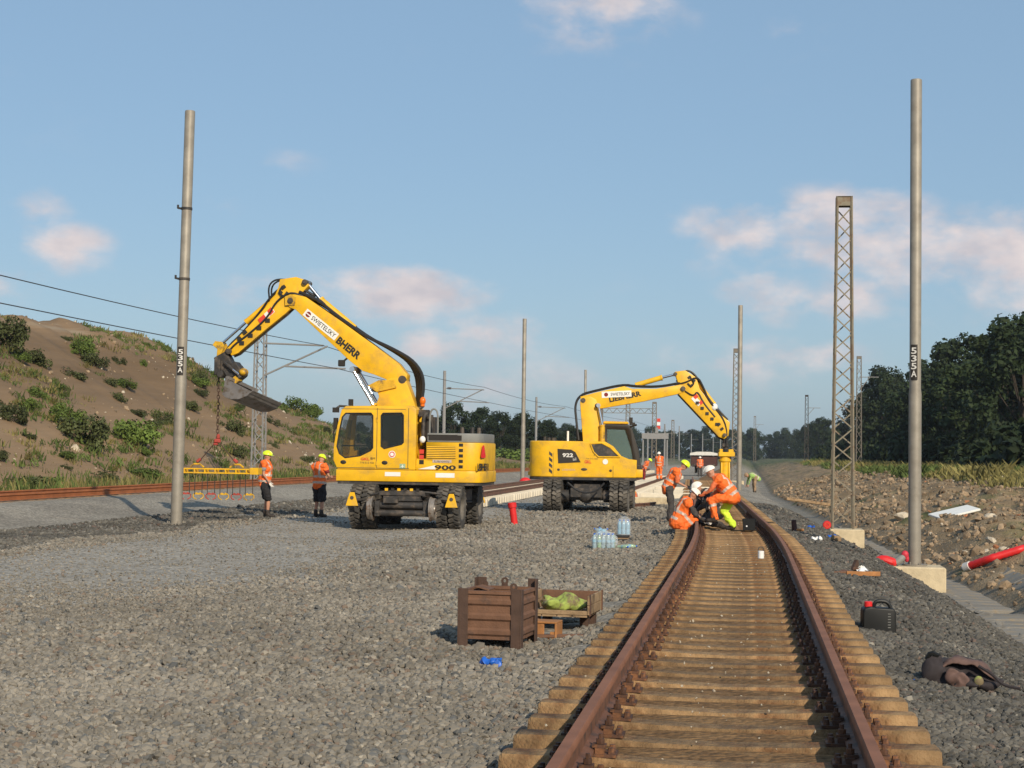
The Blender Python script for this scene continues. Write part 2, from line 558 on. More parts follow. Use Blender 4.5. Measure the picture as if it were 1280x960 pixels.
def vnoise(x, y, seed=0):
    x = np.asarray(x, float); y = np.asarray(y, float)
    xi, yi = np.floor(x), np.floor(y)
    fx, fy = x - xi, y - yi
    fx, fy = fx * fx * (3 - 2 * fx), fy * fy * (3 - 2 * fy)
    def h(a, b):
        s = np.sin(a * 127.1 + b * 311.7 + seed * 74.7) * 43758.5453
        return s - np.floor(s)
    return (h(xi, yi) * (1 - fx) + h(xi + 1, yi) * fx) * (1 - fy) + (h(xi, yi + 1) * (1 - fx) + h(xi + 1, yi + 1) * fx) * fy
def fbm(x, y, seed=0, o=4):
    t, a, n = 0, 1, 0
    for i in range(o):
        t = t + a * vnoise(x * 2 ** i, y * 2 ** i, seed + i * 13); n += a; a *= .5
    return t / n - .5
def grid_mesh(name, X, Y, Z, mat):
    r, c = X.shape
    me = bpy.data.meshes.new(name)
    vs = np.stack([X, Y, Z], -1).reshape(-1, 3)
    idx = np.arange(r * c).reshape(r, c)
    fs = np.stack([idx[:-1, :-1], idx[:-1, 1:], idx[1:, 1:], idx[1:, :-1]], -1).reshape(-1, 4)
    me.vertices.add(len(vs)); me.vertices.foreach_set('co', vs.ravel())
    me.loops.add(fs.size); me.loops.foreach_set('vertex_index', fs.ravel())
    me.polygons.add(len(fs))
    me.polygons.foreach_set('loop_start', np.arange(0, fs.size, 4))
    me.polygons.foreach_set('loop_total', np.full(len(fs), 4))
    me.update(calc_edges=True)
    me.polygons.foreach_set('use_smooth', [True] * len(fs))
    me.materials.append(mat)
    me.validate()
    return me
def scatter(name, pts, rots, scl, idx, protos, label, cat):
    """one 'stuff' object: points that carry instances of a few small meshes"""
    me = bpy.data.meshes.new(name)
    me.vertices.add(len(pts)); me.vertices.foreach_set('co', np.asarray(pts, np.float32).ravel())
    a = me.attributes.new('rot', 'FLOAT_VECTOR', 'POINT'); a.data.foreach_set('vector', np.asarray(rots, np.float32).ravel())
    a = me.attributes.new('scl', 'FLOAT_VECTOR', 'POINT'); a.data.foreach_set('vector', np.asarray(scl, np.float32).ravel())
    a = me.attributes.new('pick', 'INT', 'POINT'); a.data.foreach_set('value', np.asarray(idx, np.int32).ravel())
    o = place(name, me)
    ng = bpy.data.node_groups.new(name, 'GeometryNodeTree')
    ng.interface.new_socket('Geometry', in_out='INPUT', socket_type='NodeSocketGeometry')
    ng.interface.new_socket('Geometry', in_out='OUTPUT', socket_type='NodeSocketGeometry')
    gi, go = ng.nodes.new('NodeGroupInput'), ng.nodes.new('NodeGroupOutput')
    ip = ng.nodes.new('GeometryNodeInstanceOnPoints')
    jn = ng.nodes.new('GeometryNodeJoinGeometry')
    for me_p in protos:
        po = bpy.data.objects.new(me_p.name, me_p)
        oi = ng.nodes.new('GeometryNodeObjectInfo')
        oi.inputs['Object'].default_value = po
        oi.inputs['As Instance'].default_value = True
        ng.links.new(oi.outputs['Geometry'], jn.inputs[0])
    def attr(nm, dt):
        n = ng.nodes.new('GeometryNodeInputNamedAttribute')
        n.data_type = dt
        n.inputs['Name'].default_value = nm
        return n.outputs['Attribute']
    ng.links.new(gi.outputs[0], ip.inputs['Points'])
    ng.links.new(jn.outputs[0], ip.inputs['Instance'])
    ip.inputs['Pick Instance'].default_value = True
    ng.links.new(attr('pick', 'INT'), ip.inputs['Instance Index'])
    er = ng.nodes.new('FunctionNodeEulerToRotation')
    ng.links.new(attr('rot', 'FLOAT_VECTOR'), er.inputs[0])
    ng.links.new(er.outputs[0], ip.inputs['Rotation'])
    ng.links.new(attr('scl', 'FLOAT_VECTOR'), ip.inputs['Scale'])
    ng.links.new(ip.outputs[0], go.inputs[0])
    md = o.modifiers.new('scatter', 'NODES')
    md.node_group = ng
    return tag(o, label, cat, kind='stuff')
# ---------------------------------------------------------------- ground
rng = np.random.default_rng(7)
random.seed(7)
def tshift(y):
    y = np.asarray(y, float)
    a = np.clip(y - 24, 0, 12)
    return -.034 * (a * a / 24) - .034 * np.clip(y - 36, 0, None)
def lshift(y):
    return .00022 * np.clip(np.asarray(y, float) - 50, 0, 90) ** 2
TC = -.124                                             # centre line of the near track
_PX = [-400, -30, -25, -23.5, -22.4, -17.9, -16.3, -14.6, -9, -3, -1.75, -1.30, -1.08, .83, 1.04, 1.35, 1.9, 2.75, 4.05, 4.25, 5.0, 5.3, 6.0, 8.0, 10.5, 12.5, 14.5, 22, 40, 400]
_PZ = [.2, .2, .15, .1, .35, .37, .10, .02, 0, 0, .02, .09, .176, .176, .09, .05, -.02, -.22, -.92, -1.03, -1.03, -.80, -.52, -.08, .42, .74, .74, .95, 1.1, 1.3]
def zf(x, y, rough=True):
    x = np.asarray(x, float); y = np.asarray(y, float)
    u = np.where(x < -12, x - lshift(y) * (x < -16), x - np.clip(tshift(y), -3.2, 0) * np.clip((x + 8) / 6, 0, 1))
    z = np.interp(u, _PX, _PZ)
    if rough:
        bank = np.clip((u - 5.2) / 1.2, 0, 1) * np.clip((16 - u) / 3, 0, 1)
        z = z + bank * (1.0 * fbm(x / 2.2, y / 3.0, 3) + .45 * fbm(x / .7, y / .8, 5))
        open_ = np.clip((-1.9 - u) / 1.0, 0, 1) * np.clip((u + 16) / 2, 0, 1)
        z = z + open_ * (.16 * fbm(x / 3.0, y / 5.0, 11) + .05 * fbm(x / .6, y / .6, 12))
        sh = np.clip((u - 1.5) / .6, 0, 1) * np.clip((4.0 - u) / .4, 0, 1)
        z = z + sh * (.10 * fbm(x / .9, y / 1.2, 21) + .05 * fbm(x / .3, y / .3, 22))
    return z
xs = np.concatenate([-np.geomspace(2500, 34, 16), np.arange(-32, -16, .5), np.arange(-16, -1.5, .22), np.arange(-1.5, 1.5, .07), np.arange(1.5, 14, .16), np.arange(14, 30, 1.0), np.geomspace(31, 2500, 16)])
ys = np.concatenate([np.linspace(-60, 4, 14), np.arange(5, 40, .25), np.arange(40, 80, .4), np.geomspace(80.5, 400, 110), np.geomspace(410, 6000, 22)])
GX, GY = np.meshgrid(xs, ys)

gm = bpy.data.materials.new('ground_mix')
gm.use_nodes = True
nt = gm.node_tree
N, L = nt.nodes, nt.links
P = N['Principled BSDF']
P.inputs['Roughness'].default_value = .95
P.inputs['Specular IOR Level'].default_value = .15
pos = N.new('ShaderNodeNewGeometry').outputs['Position']
sp = N.new('ShaderNodeSeparateXYZ'); L.new(pos, sp.inputs[0])
def noise(scale, detail=5, rough=.6, co=pos):
    n = N.new('ShaderNodeTexNoise')
    n.inputs['Scale'].default_value = scale; n.inputs['Detail'].default_value = detail; n.inputs['Roughness'].default_value = rough
    L.new(co, n.inputs['Vector'])
    return n.outputs['Fac']
def mr(v, a, b, c=0.0, d=1.0, smooth=False):
    n = N.new('ShaderNodeMapRange')
    if smooth: n.interpolation_type = 'SMOOTHSTEP'
    for k, s in (('From Min', a), ('From Max', b), ('To Min', c), ('To Max', d)):
        n.inputs[k].default_value = s
    L.new(v, n.inputs['Value'])
    return n.outputs[0]
def mth(op, a, b=None):
    n = N.new('ShaderNodeMath'); n.operation = op
    for i, s in enumerate((a, b)):
        if s is None: continue
        if isinstance(s, (int, float)): n.inputs[i].default_value = s
        else: L.new(s, n.inputs[i])
    return n.outputs[0]
def cmix(fac, a, b, typ='MIX'):
    n = N.new('ShaderNodeMix'); n.data_type = 'RGBA'; n.blend_type = typ
    if isinstance(fac, (int, float)): n.inputs['Factor'].default_value = fac
    else: L.new(fac, n.inputs['Factor'])
    for k, s in (('A', a), ('B', b)):
        if isinstance(s, tuple): n.inputs[k].default_value = (*s, 1)
        else: L.new(s, n.inputs[k])
    return n.outputs['Result']
def vscale(c, v):
    n = N.new('ShaderNodeHueSaturation'); L.new(v, n.inputs['Value'])
    if isinstance(c, tuple): n.inputs['Color'].default_value = (*c, 1)
    else: L.new(c, n.inputs['Color'])
    return n.outputs[0]
vo = N.new('ShaderNodeTexVoronoi'); vo.inputs['Scale'].default_value = 19; L.new(pos, vo.inputs['Vector'])
vcol = N.new('ShaderNodeSeparateColor'); L.new(vo.outputs['Color'], vcol.inputs[0])
xw = mth('ADD', sp.outputs[0], mr(noise(.35), .2, .8, -1.3, 1.3))          # a wavering copy of x for the zones
# gravel: fresh ballast by the near track, packed and paler on the running lane, dusty lane by the pole row
g_col = cmix(mr(noise(.22, 4), .42, .60), (.25, .222, .182), (.32, .287, .235))
g_col = cmix(mr(xw, .8, 2.0), g_col, (.195, .183, .158))
lane = mth('MULTIPLY', mr(xw, -13.6, -12.4), mr(xw, -5.0, -7.5))
g_col = cmix(mth('MULTIPLY', lane, mr(noise(.5, 3), .3, .6, .45, .9)), g_col, (.34, .312, .268))
g_col = cmix(mth('MULTIPLY', mr(noise(.6, 6), .55, .72), mr(sp.outputs[1], 14, 45, .1, .4)), g_col, (.39, .315, .235))
gravel = vscale(g_col, mr(vcol.outputs[0], 0, 1, .62, 1.38))
gravel = cmix(mr(vo.outputs['Distance'], .5, .8, 0, .4), gravel, (.09, .082, .07))
# dirt and rubble of the right-hand bank
d_col = cmix(mr(noise(.8, 7, .7), .40, .62), (.225, .158, .09), (.325, .238, .145))
d_col = cmix(mr(noise(2.7, 8, .75), .52, .66), d_col, (.13, .11, .085))
d_col = cmix(mr(noise(9, 4), .62, .70), d_col, (.40, .34, .26))
d_col = cmix(mr(noise(.33, 3), .56, .68), d_col, (.085, .095, .035))
in_track = mth('MULTIPLY', mr(sp.outputs[2], .12, .165), mth('MULTIPLY', mr(sp.outputs[0], -6, -4.5), mr(sp.outputs[0], 1.3, 1.1)))
gravel = cmix(in_track, gravel, vscale(cmix(mr(noise(3.0, 6), .4, .62), (.15, .086, .040), (.24, .142, .066)), mr(noise(22, 5), .3, .7, .6, 1.4)))
bend = mr(sp.outputs[1], 30, 124, 0, 3.2)                                     # the ditch and bank follow the bend of the track
xb = mth('ADD', mth('ADD', sp.outputs[0], bend), mr(noise(.8), .2, .8, -.35, .35))
c = cmix(mr(xb, 4.9, 5.25), gravel, d_col)
gr_col = cmix(mr(noise(.18, 5), .40, .6), (.19, .155, .055), (.075, .10, .03))
c = cmix(mr(mth('ADD', xw, bend), 11.3, 13.0), c, gr_col)
left_col = cmix(mr(noise(.5, 6), .42, .58), (.15, .115, .075), (.075, .09, .032))
c = cmix(mr(xw, -22.5, -24.0), c, left_col)
far_col = cmix(mr(noise(.02, 5), .4, .6), (.13, .12, .075), (.085, .105, .04))
c = cmix(mr(sp.outputs[1], 260, 420), c, far_col)
L.new(c, P.inputs['Base Color'])
bn = N.new('ShaderNodeBump'); bn.inputs['Strength'].default_value = .5; bn.inputs['Distance'].default_value = .03
hgt = mth('ADD', mth('MULTIPLY', vo.outputs['Distance'], -1.2), mth('MULTIPLY', noise(7, 6), 1.2))
L.new(hgt, bn.inputs['Height']); L.new(bn.outputs[0], P.inputs['Normal'])
g = place('ground', grid_mesh('ground', GX, GY, zf(GX, GY), gm))
tag(g, kind='structure')

# ---------------------------------------------------------------- loose ballast, rubble
def stone(seed, flat=.72, sub=1):
    bm = bmesh.new()
    bmesh.ops.create_icosphere(bm, subdivisions=sub, radius=.5)
    r = random.Random(seed)
    ax = [Vector((r.gauss(0, 1), r.gauss(0, 1), r.gauss(0, 1))).normalized() for _ in range(7)]
    lim = [r.uniform(.30, .46) for _ in ax]
    for v in bm.verts:
        p = v.co.copy()
        for a, l in zip(ax, lim):                      # chip flat faces off the lump
            d = p.dot(a)
            if d > l: p -= a * (d - l)
        p.z *= flat
        v.co = p * r.uniform(.93, 1.07)
    me = bpy.data.meshes.new('stone')
    bm.to_mesh(me); bm.free()
    return me
def stones(mat, seeds, flat=.72):
    out = []
    for s in seeds:
        me = stone(s, flat); me.materials.append(MATS[mat]); out.append(me)
    return out
def fieldpts(y0, y1, step, x_of, keep=1.0):
    out = []
    y = y0
    while y < y1:
        a, b = x_of(y)
        n = max(1, int((b - a) / step))
        xx = a + (np.arange(n) + rng.random(n)) * step
        yy = y + rng.random(n) * step
        out.append(np.stack([xx, yy], 1))
        y += step
    p = np.concatenate(out)
    return p[rng.random(len(p)) < keep]
def view_x(y):                                         # ground in view, plus a step to either side
    return max(-.475 * y - 2.0, -15.5), min(.178 * y + .9, 4.1)
parts = []
for y0, y1, st, sz in ((6.0, 13, .040, .054), (13, 21, .052, .060), (21, 34, .078, .072), (34, 46, .115, .085), (46, 64, .17, .11)):
    p = fieldpts(y0, y1, st, view_x)
    parts.append(np.concatenate([p, np.full((len(p), 1), sz)], 1))
p = np.concatenate(parts)
u = p[:, 0] - tshift(p[:, 1]) - TC
dens = vnoise(p[:, 0] / 1.7, p[:, 1] / 2.6, 31) * .6 + vnoise(p[:, 0] / .5, p[:, 1] / .5, 37) * .4
lane_pt = (p[:, 0] < -4.5) & (p[:, 1] > 24)
wob = 1.2 * (vnoise(p[:, 0] / 3, p[:, 1] / 6, 91) - .5)
lane_w = np.clip((p[:, 0] + wob + 12.9) / .8, 0, 1) * np.clip((-5.6 - p[:, 0] - wob) / 2.2, 0, 1) * np.clip((p[:, 1] - 15) / 8, 0, 1)
ok = (np.abs(u) > 1.12) & ((dens > .20) | (u > 0)) & (rng.random(len(u)) > .72 * lane_w)
p = p[ok]; u = u[ok]; lane_w = lane_w[ok]
n = len(p)
sz = p[:, 2] * rng.uniform(.45, 1.35, n) * np.where(rng.random(n) < .04, 1.5, 1) * (1 - .5 * lane_w)
pts = np.stack([p[:, 0], p[:, 1], zf(p[:, 0], p[:, 1]) + sz * .12], 1)
rots = rng.uniform(0, 6.28, (n, 3)) * np.array([.12, .12, 1])
scl = np.stack([sz * rng.uniform(.8, 1.25, n), sz * rng.uniform(.8, 1.25, n), sz * rng.uniform(.75, 1.2, n)], 1)
right = (u > 0) | (p[:, 0] < -12.9 + .8 * (vnoise(p[:, 0] / 2, p[:, 1] / 3, 92) - .5))
for msk, mt, lab in ((~right, 'stone_grey', 'loose grey track ballast spread over the wide construction field'),
                     (right, 'stone_dark', 'fresh dark ballast on the right shoulder and along the left pole row')):
    k = int(msk.sum())
    scatter('ballast', pts[msk], rots[msk], scl[msk], rng.integers(0, 6, k), stones(mt, range(6)), lab, 'ballast')
# pale chips and grit lying on the sleepers
n = 210
yy = 8 + 34 * rng.random(n) ** 1.4; xx = TC + tshift(yy) + rng.normal(0, .42, n).clip(-1.1, 1.1)
sz = rng.uniform(.008, .026, n)
scatter('grit', np.stack([xx, yy, .224 + 0 * xx], 1), rng.uniform(0, 6.28, (n, 3)) * np.array([.2, .2, 1]), sz[:, None] * rng.uniform(.6, 1.5, (n, 3)), rng.integers(0, 2, n),
        stones('stone_pale', (50, 51), .6), 'pale chips and grit lying on the sleepers of the near track', 'grit')
# rubble on the dirt bank
q = fieldpts(22, 130, .22, lambda y: (5.15 + max(float(tshift(y)), -3.2), 12.8 + max(float(tshift(y)), -3.2)), .62)
n = len(q)
sz = np.exp(rng.normal(-2.4, .62, n)); sz = np.clip(sz, .03, .5)
pts = np.stack([q[:, 0], q[:, 1], zf(q[:, 0], q[:, 1]) + sz * .1], 1)
scl = sz[:, None] * rng.uniform(.7, 1.3, (n, 3))
scatter('rubble', pts, rng.uniform(0, 6.28, (n, 3)) * np.array([.2, .2, 1]), scl, rng.integers(0, 5, n), stones('stone_dirt', range(20, 25), .7),
        'brown rubble and clods strewn over the dirt bank beside the ditch', 'rubble')
q = fieldpts(22, 110, .9, lambda y: (5.3, 12.5), .30)
n = len(q)
sz = np.clip(np.exp(rng.normal(-2.2, .5, n)), .05, .30)
pts = np.stack([q[:, 0], q[:, 1], zf(q[:, 0], q[:, 1]) + sz * .15], 1)
scatter('broken_concrete', pts, rng.uniform(0, 6.28, (n, 3)) * np.array([.2, .2, 1]), sz[:, None] * rng.uniform(.6, 1.4, (n, 3)), rng.integers(0, 3, n),
        stones('stone_pale', range(40, 43), .6), 'pale crumbs of broken concrete among the dirt on the bank', 'rubble')
for nm_, mt_, cnt, lab_, shp in (('brick_bits', 'brick_bits', 170, 'orange brick fragments scattered among the rubble of the bank', None), ('sticks', 'sticks', 320, 'pale sticks and straw scattered over the rubble bank', (7, .35, .3))):
    yy = rng.uniform(26, 110, cnt); sh_ = np.clip(tshift(yy), -3.2, 0)
    xx = rng.uniform(5.3, 12.3, cnt) + sh_
    sz = rng.uniform(.05, .16, cnt)
    sc3 = sz[:, None] * (rng.uniform(.6, 1.4, (cnt, 3)) if shp is None else np.array(shp) * rng.uniform(.5, 1.2, (cnt, 1)) * .6)
    bx = [MB().box((0, 0, 0), (1, .6, .45)).mesh('bit', mt_, .06), MB().box((0, 0, 0), (.7, .7, .5), 0, Matrix.Rotation(.3, 3, 'Z')).mesh('bit', mt_, .1)]
    scatter(nm_, np.stack([xx, yy, zf(xx, yy) + sz * .2], 1), rng.uniform(0, 6.28, (cnt, 3)) * np.array([.1, .06, 1]), sc3, rng.integers(0, 2, cnt), bx, lab_, 'debris')
BOULD = [(0, 5.7, 61.5, .8, 'beige boulder lying on the dirt bank right of the lattice mast'),
         (0, 8.12, 83.5, .6, 'pale rock lying on the crest of the bank by the grass'),
         (0, 6.2, 41.5, .28, 'small pale rock on the dirt beside the red duct'),
         (0, 7.4, 52.0, .42, 'light brown rock halfway up the rubble bank behind the tall pole')]
for i, (_, x, y, s, lab) in enumerate(BOULD):
    me = stone(60 + i, .75, 2); me.materials.append(MATS['stone_pale'])
    o = place('boulder', me, loc=(x, y, float(zf(x, y)) + s * .18), rot=(.1, .2, i * 1.3))
    o.scale = (s, s * .8, s * .75)
    tag(o, lab, 'rock')

# ---------------------------------------------------------------- hillside on the left
hs_y = np.concatenate([np.linspace(-40, 60, 60), np.linspace(61, 190, 200), np.linspace(192, 330, 50)])
ht = np.linspace(0, 1, 170)
T, HY = np.meshgrid(ht, hs_y)
foot = -26.5 + 1.4 * fbm(HY / 9, HY * 0, 41)
HX = foot - 60 * T
rise = np.interp(T, [0, .03, .10, .16, .22, .27, .32, .45, 1], [0, .10, .34, .58, .84, .98, 1.0, .93, .8])
length = np.interp(hs_y, [-40, 20, 60, 95, 112, 128, 145, 165, 200, 250, 330], [9, 9.8, 9.8, 9.8, 9.2, 7.4, 5.4, 3.8, 2.6, 1.6, 1.0])[:, None]
gul = fbm(HY / 5.5, HX / 16, 43)
HZ = .12 + rise * length * (1 + .28 * fbm(HY / 16, HX / 20, 42)) + rise * (1.5 * gul + 1.05 * fbm(HY / 2.1, HX / 3, 44) + .38 * fbm(HY / .8, HX / .9, 45))
HZ = HZ - .6 * (T < .005)
hm = bpy.data.materials.new('hill_soil')
hm.use_nodes = True
nt = hm.node_tree; N, L = nt.nodes, nt.links
P = N['Principled BSDF']; P.inputs['Roughness'].default_value = .95; P.inputs['Specular IOR Level'].default_value = .15
pos = N.new('ShaderNodeNewGeometry').outputs['Position']
sp = N.new('ShaderNodeSeparateXYZ'); L.new(pos, sp.inputs[0])
c = cmix(mr(noise(.16, 6), .38, .62), (.225, .150, .088), (.31, .218, .135))
c = cmix(mr(noise(.55, 8, .7), .50, .68), c, (.14, .098, .056))
c = cmix(mr(noise(3.0, 5), .64, .72), c, (.36, .30, .22))
c = vscale(c, mr(noise(1.4, 8, .75), .3, .7, .62, 1.35))
c = cmix(mth('MULTIPLY', mr(noise(.22, 7, .65), .44, .57), mr(sp.outputs[2], 9.5, 2.5, .35, .95)), c, (.085, .078, .034))
c = cmix(mth('MULTIPLY', mr(noise(.3, 5), .50, .62), mr(sp.outputs[2], 2.2, .8)), c, (.07, .088, .03))
L.new(c, P.inputs['Base Color'])
bn = N.new('ShaderNodeBump'); bn.inputs['Strength'].default_value = 1.0; bn.inputs['Distance'].default_value = .4
L.new(noise(2.2, 8, .7), bn.inputs['Height']); L.new(bn.outputs[0], P.inputs['Normal'])
h = place('hillside', grid_mesh('hillside', HX, HY, HZ, hm))
tag(h, kind='structure')
def hill_z(t, y):
    j = int(np.argmin(np.abs(hs_y - y))); i = int(round(t * 169))
    return float(HX[j, i]), float(HZ[j, i])

# ---------------------------------------------------------------- foliage
def leaf_mesh(name, cents, rads, n, size, mat, seed, up=.35, squash=.8):
    r = np.random.default_rng(seed)
    cents = np.asarray(cents, float); rads = np.asarray(rads, float)
    k = r.integers(0, len(cents), n)
    d = r.normal(size=(n, 3)); d /= np.linalg.norm(d, axis=1)[:, None]
    rr = rads[k] * np.cbrt(r.uniform(.12, 1, n))
    p = cents[k] + d * rr[:, None] * np.array([1, 1, squash])
    nn = d + r.normal(size=(n, 3)) * .7 + np.array([0, 0, up]); nn /= np.linalg.norm(nn, axis=1)[:, None]
    a = np.cross(nn, r.normal(size=(n, 3))); a /= np.linalg.norm(a, axis=1)[:, None]
    b = np.cross(nn, a)
    s = size * r.uniform(.55, 1.35, n)
    w = s * r.uniform(.45, .75, n)
    a *= s[:, None]; b *= w[:, None]
    v = np.stack([p - a, p + b - a * .15, p + a, p - b - a * .15], 1).reshape(-1, 3)
    me = bpy.data.meshes.new(name)
    me.vertices.add(4 * n); me.vertices.foreach_set('co', v.ravel())
    me.loops.add(4 * n); me.loops.foreach_set('vertex_index', np.arange(4 * n))
    me.polygons.add(n)
    me.polygons.foreach_set('loop_start', np.arange(0, 4 * n, 4)); me.polygons.foreach_set('loop_total', np.full(n, 4))
    me.update(calc_edges=True)
    me.materials.append(MATS[mat])
    return me
def make_tree(seed, h=15.0, w=5.2, n=5200, leaf=.36, mat='leaf_dark', low=.10, clumps=46, gap=1.0):
    r = random.Random(seed)
    cents, rads = [], []
    tb = MB()
    top = h * .62
    trunk = [(0, 0, -.3)]
    for i in range(1, 6):
        t = i / 5
        trunk.append((r.uniform(-.3, .3) * t, r.uniform(-.3, .3) * t, top * t))
    tb.tube(trunk, [.30 * h / 15 * (1 - .75 * i / 5) for i in range(6)], 8)
    for i in range(clumps):
        zz = low + (1 - low) * (i + .5) / clumps
        env = math.sin(math.pi * min(1, (zz * .86 + .14)) ** 1.15) ** .55
        an = r.uniform(0, 6.28)
        ro = w * env * r.uniform(.45, 1.05)
        c = (ro * math.cos(an), ro * math.sin(an), h * zz * r.uniform(.93, 1.0))
        cents.append(c)
        rads.append(w * r.uniform(.17, .34) * gap)
        if i % 3 == 0 and zz < .95:
            j = min(4, max(1, int(zz * .75 * 5)))
            a = Vector(trunk[j]); b = Vector(c)
            tb.tube([a, a.lerp(b, .5) + Vector((0, 0, .5)), b], [.09, .055, .02], 5)
    crown = leaf_mesh('crown', cents, rads, n, leaf, mat, seed)
    return tb.mesh('trunk', 'bark'), crown
def tree_at(i, meshes, x, y, z, s, label, group, name='broadleaf_tree', sz=1.0, cat='tree'):
    t = thing(name, label, cat, (x, y, z), i * 2.399, group)
    t.scale = (s, s, s * sz)
    place('trunk', meshes[0], t); place('crown', meshes[1], t)
    return t
T_OAK = [make_tree(s, 15, 5.6, 10500, .27, 'leaf_dark', low=.04, clumps=58) for s in (1, 2, 3)]
T_MID = [make_tree(s, 13, 4.8, 9000, .27, 'leaf_mid', low=.05, clumps=54) for s in (4, 5)]
T_OPEN = [make_tree(s, 15, 5.0, 3300, .34, 'leaf_mid', low=.25, clumps=34, gap=.8) for s in (6, 7)]
T_BARE = [make_tree(8, 12, 4.2, 1500, .26, 'leaf_grey', low=.2, clumps=40, gap=.9)]
k = 0
def belt_z(x, y): return float(zf(x, y, False))
# tall belt behind the right-hand bank
belt = []
r = random.Random(5)
for y in (151, 161, 173, 186, 200, 215, 232, 250, 270, 292, 316, 342, 372, 405, 440, 480, 525, 575, 630, 690, 760):
    belt.append((24 + r.uniform(-1.6, 1.6), y, r.uniform(.88, 1.12)))
for y in (150, 162, 176, 195, 216, 240, 268, 300, 340, 390, 450, 520, 600):
    belt.append((33 + r.uniform(-2, 2), y, r.uniform(.95, 1.2)))
OPENS = {161, 173}
for (x, y, s) in belt:
    k += 1
    pool = T_OPEN if (y in OPENS and x < 28) else (T_MID if k % 4 == 0 else T_OAK)
    if y < 200:
        s *= .86
    if 330 <= y < 520:
        s *= .58
    elif 520 <= y:
        s *= .8
    tree_at(k, pool[k % len(pool)], x, y, belt_z(x, y), s, 'dark green broadleaf tree in the tall belt behind the right-hand bank', 'trees of the right-hand belt')
tree_at(3, T_BARE[0], 19.5, 305, 1.0, 1.0, 'thin grey-leaved tree standing forward of the dark belt behind the lattice mast', None, 'thin_tree')
# undergrowth
def make_bush(seed, w=1.0, h=1.0, n=900, leaf=.10, mat='leaf_bush', clumps=14):
    r = random.Random(seed)
    cents, rads = [], []
    sb = MB()
    for i in range(clumps):
        an = r.uniform(0, 6.28); ro = w * math.sqrt(r.random()) * .8
        zz = h * (.15 + .75 * r.random() * (1 - .55 * ro / w))
        cents.append((ro * math.cos(an), ro * math.sin(an), zz)); rads.append(min(w, h) * r.uniform(.22, .4))
        if i % 2 == 0:
            sb.tube([(ro * .2 * math.cos(an), ro * .2 * math.sin(an), -.35), (ro * .6 * math.cos(an), ro * .6 * math.sin(an), zz * .5), cents[-1]], [.03, .02, .008], 4)
    return sb.mesh('stem', 'bark'), leaf_mesh('foliage', cents, rads, n, leaf, mat, seed, up=.5)
B_BUSH = [make_bush(s, 1.0, 1.0, 2300, .058, 'leaf_bush', 20) for s in (11, 12, 13)]
B_FRESH = [make_bush(s, 1.0, 1.0, 2100, .058, 'leaf_fresh', 20) for s in (14, 15)]
B_DARK = [make_bush(s, 1.0, 1.0, 1300, .10, 'leaf_dark') for s in (16, 17)]
def bush_at(i, meshes, x, y, z, sx, sz, label, group=None, name='shrub'):
    t = thing(name, label, 'shrub', (x, y, z), i * 1.7, group)
    t.scale = (sx, sx, sz)
    place('stem', meshes[0], t); place('foliage', meshes[1], t)
    return t
i = 0
for y in (112, 119, 127, 134, 142, 151, 160, 170, 181, 193, 206, 220, 236, 254, 275, 300, 330, 365, 405):
    i += 1
    bush_at(i, B_DARK[i % 2], 19.5 + r.uniform(-1.2, 1.2), y, belt_z(19.5, y) - .2, r.uniform(2.6, 3.6), r.uniform(3.0, 4.6),
            'dark shrub in the shaded undergrowth at the foot of the right-hand tree belt', 'undergrowth of the right-hand belt', 'undergrowth_shrub')
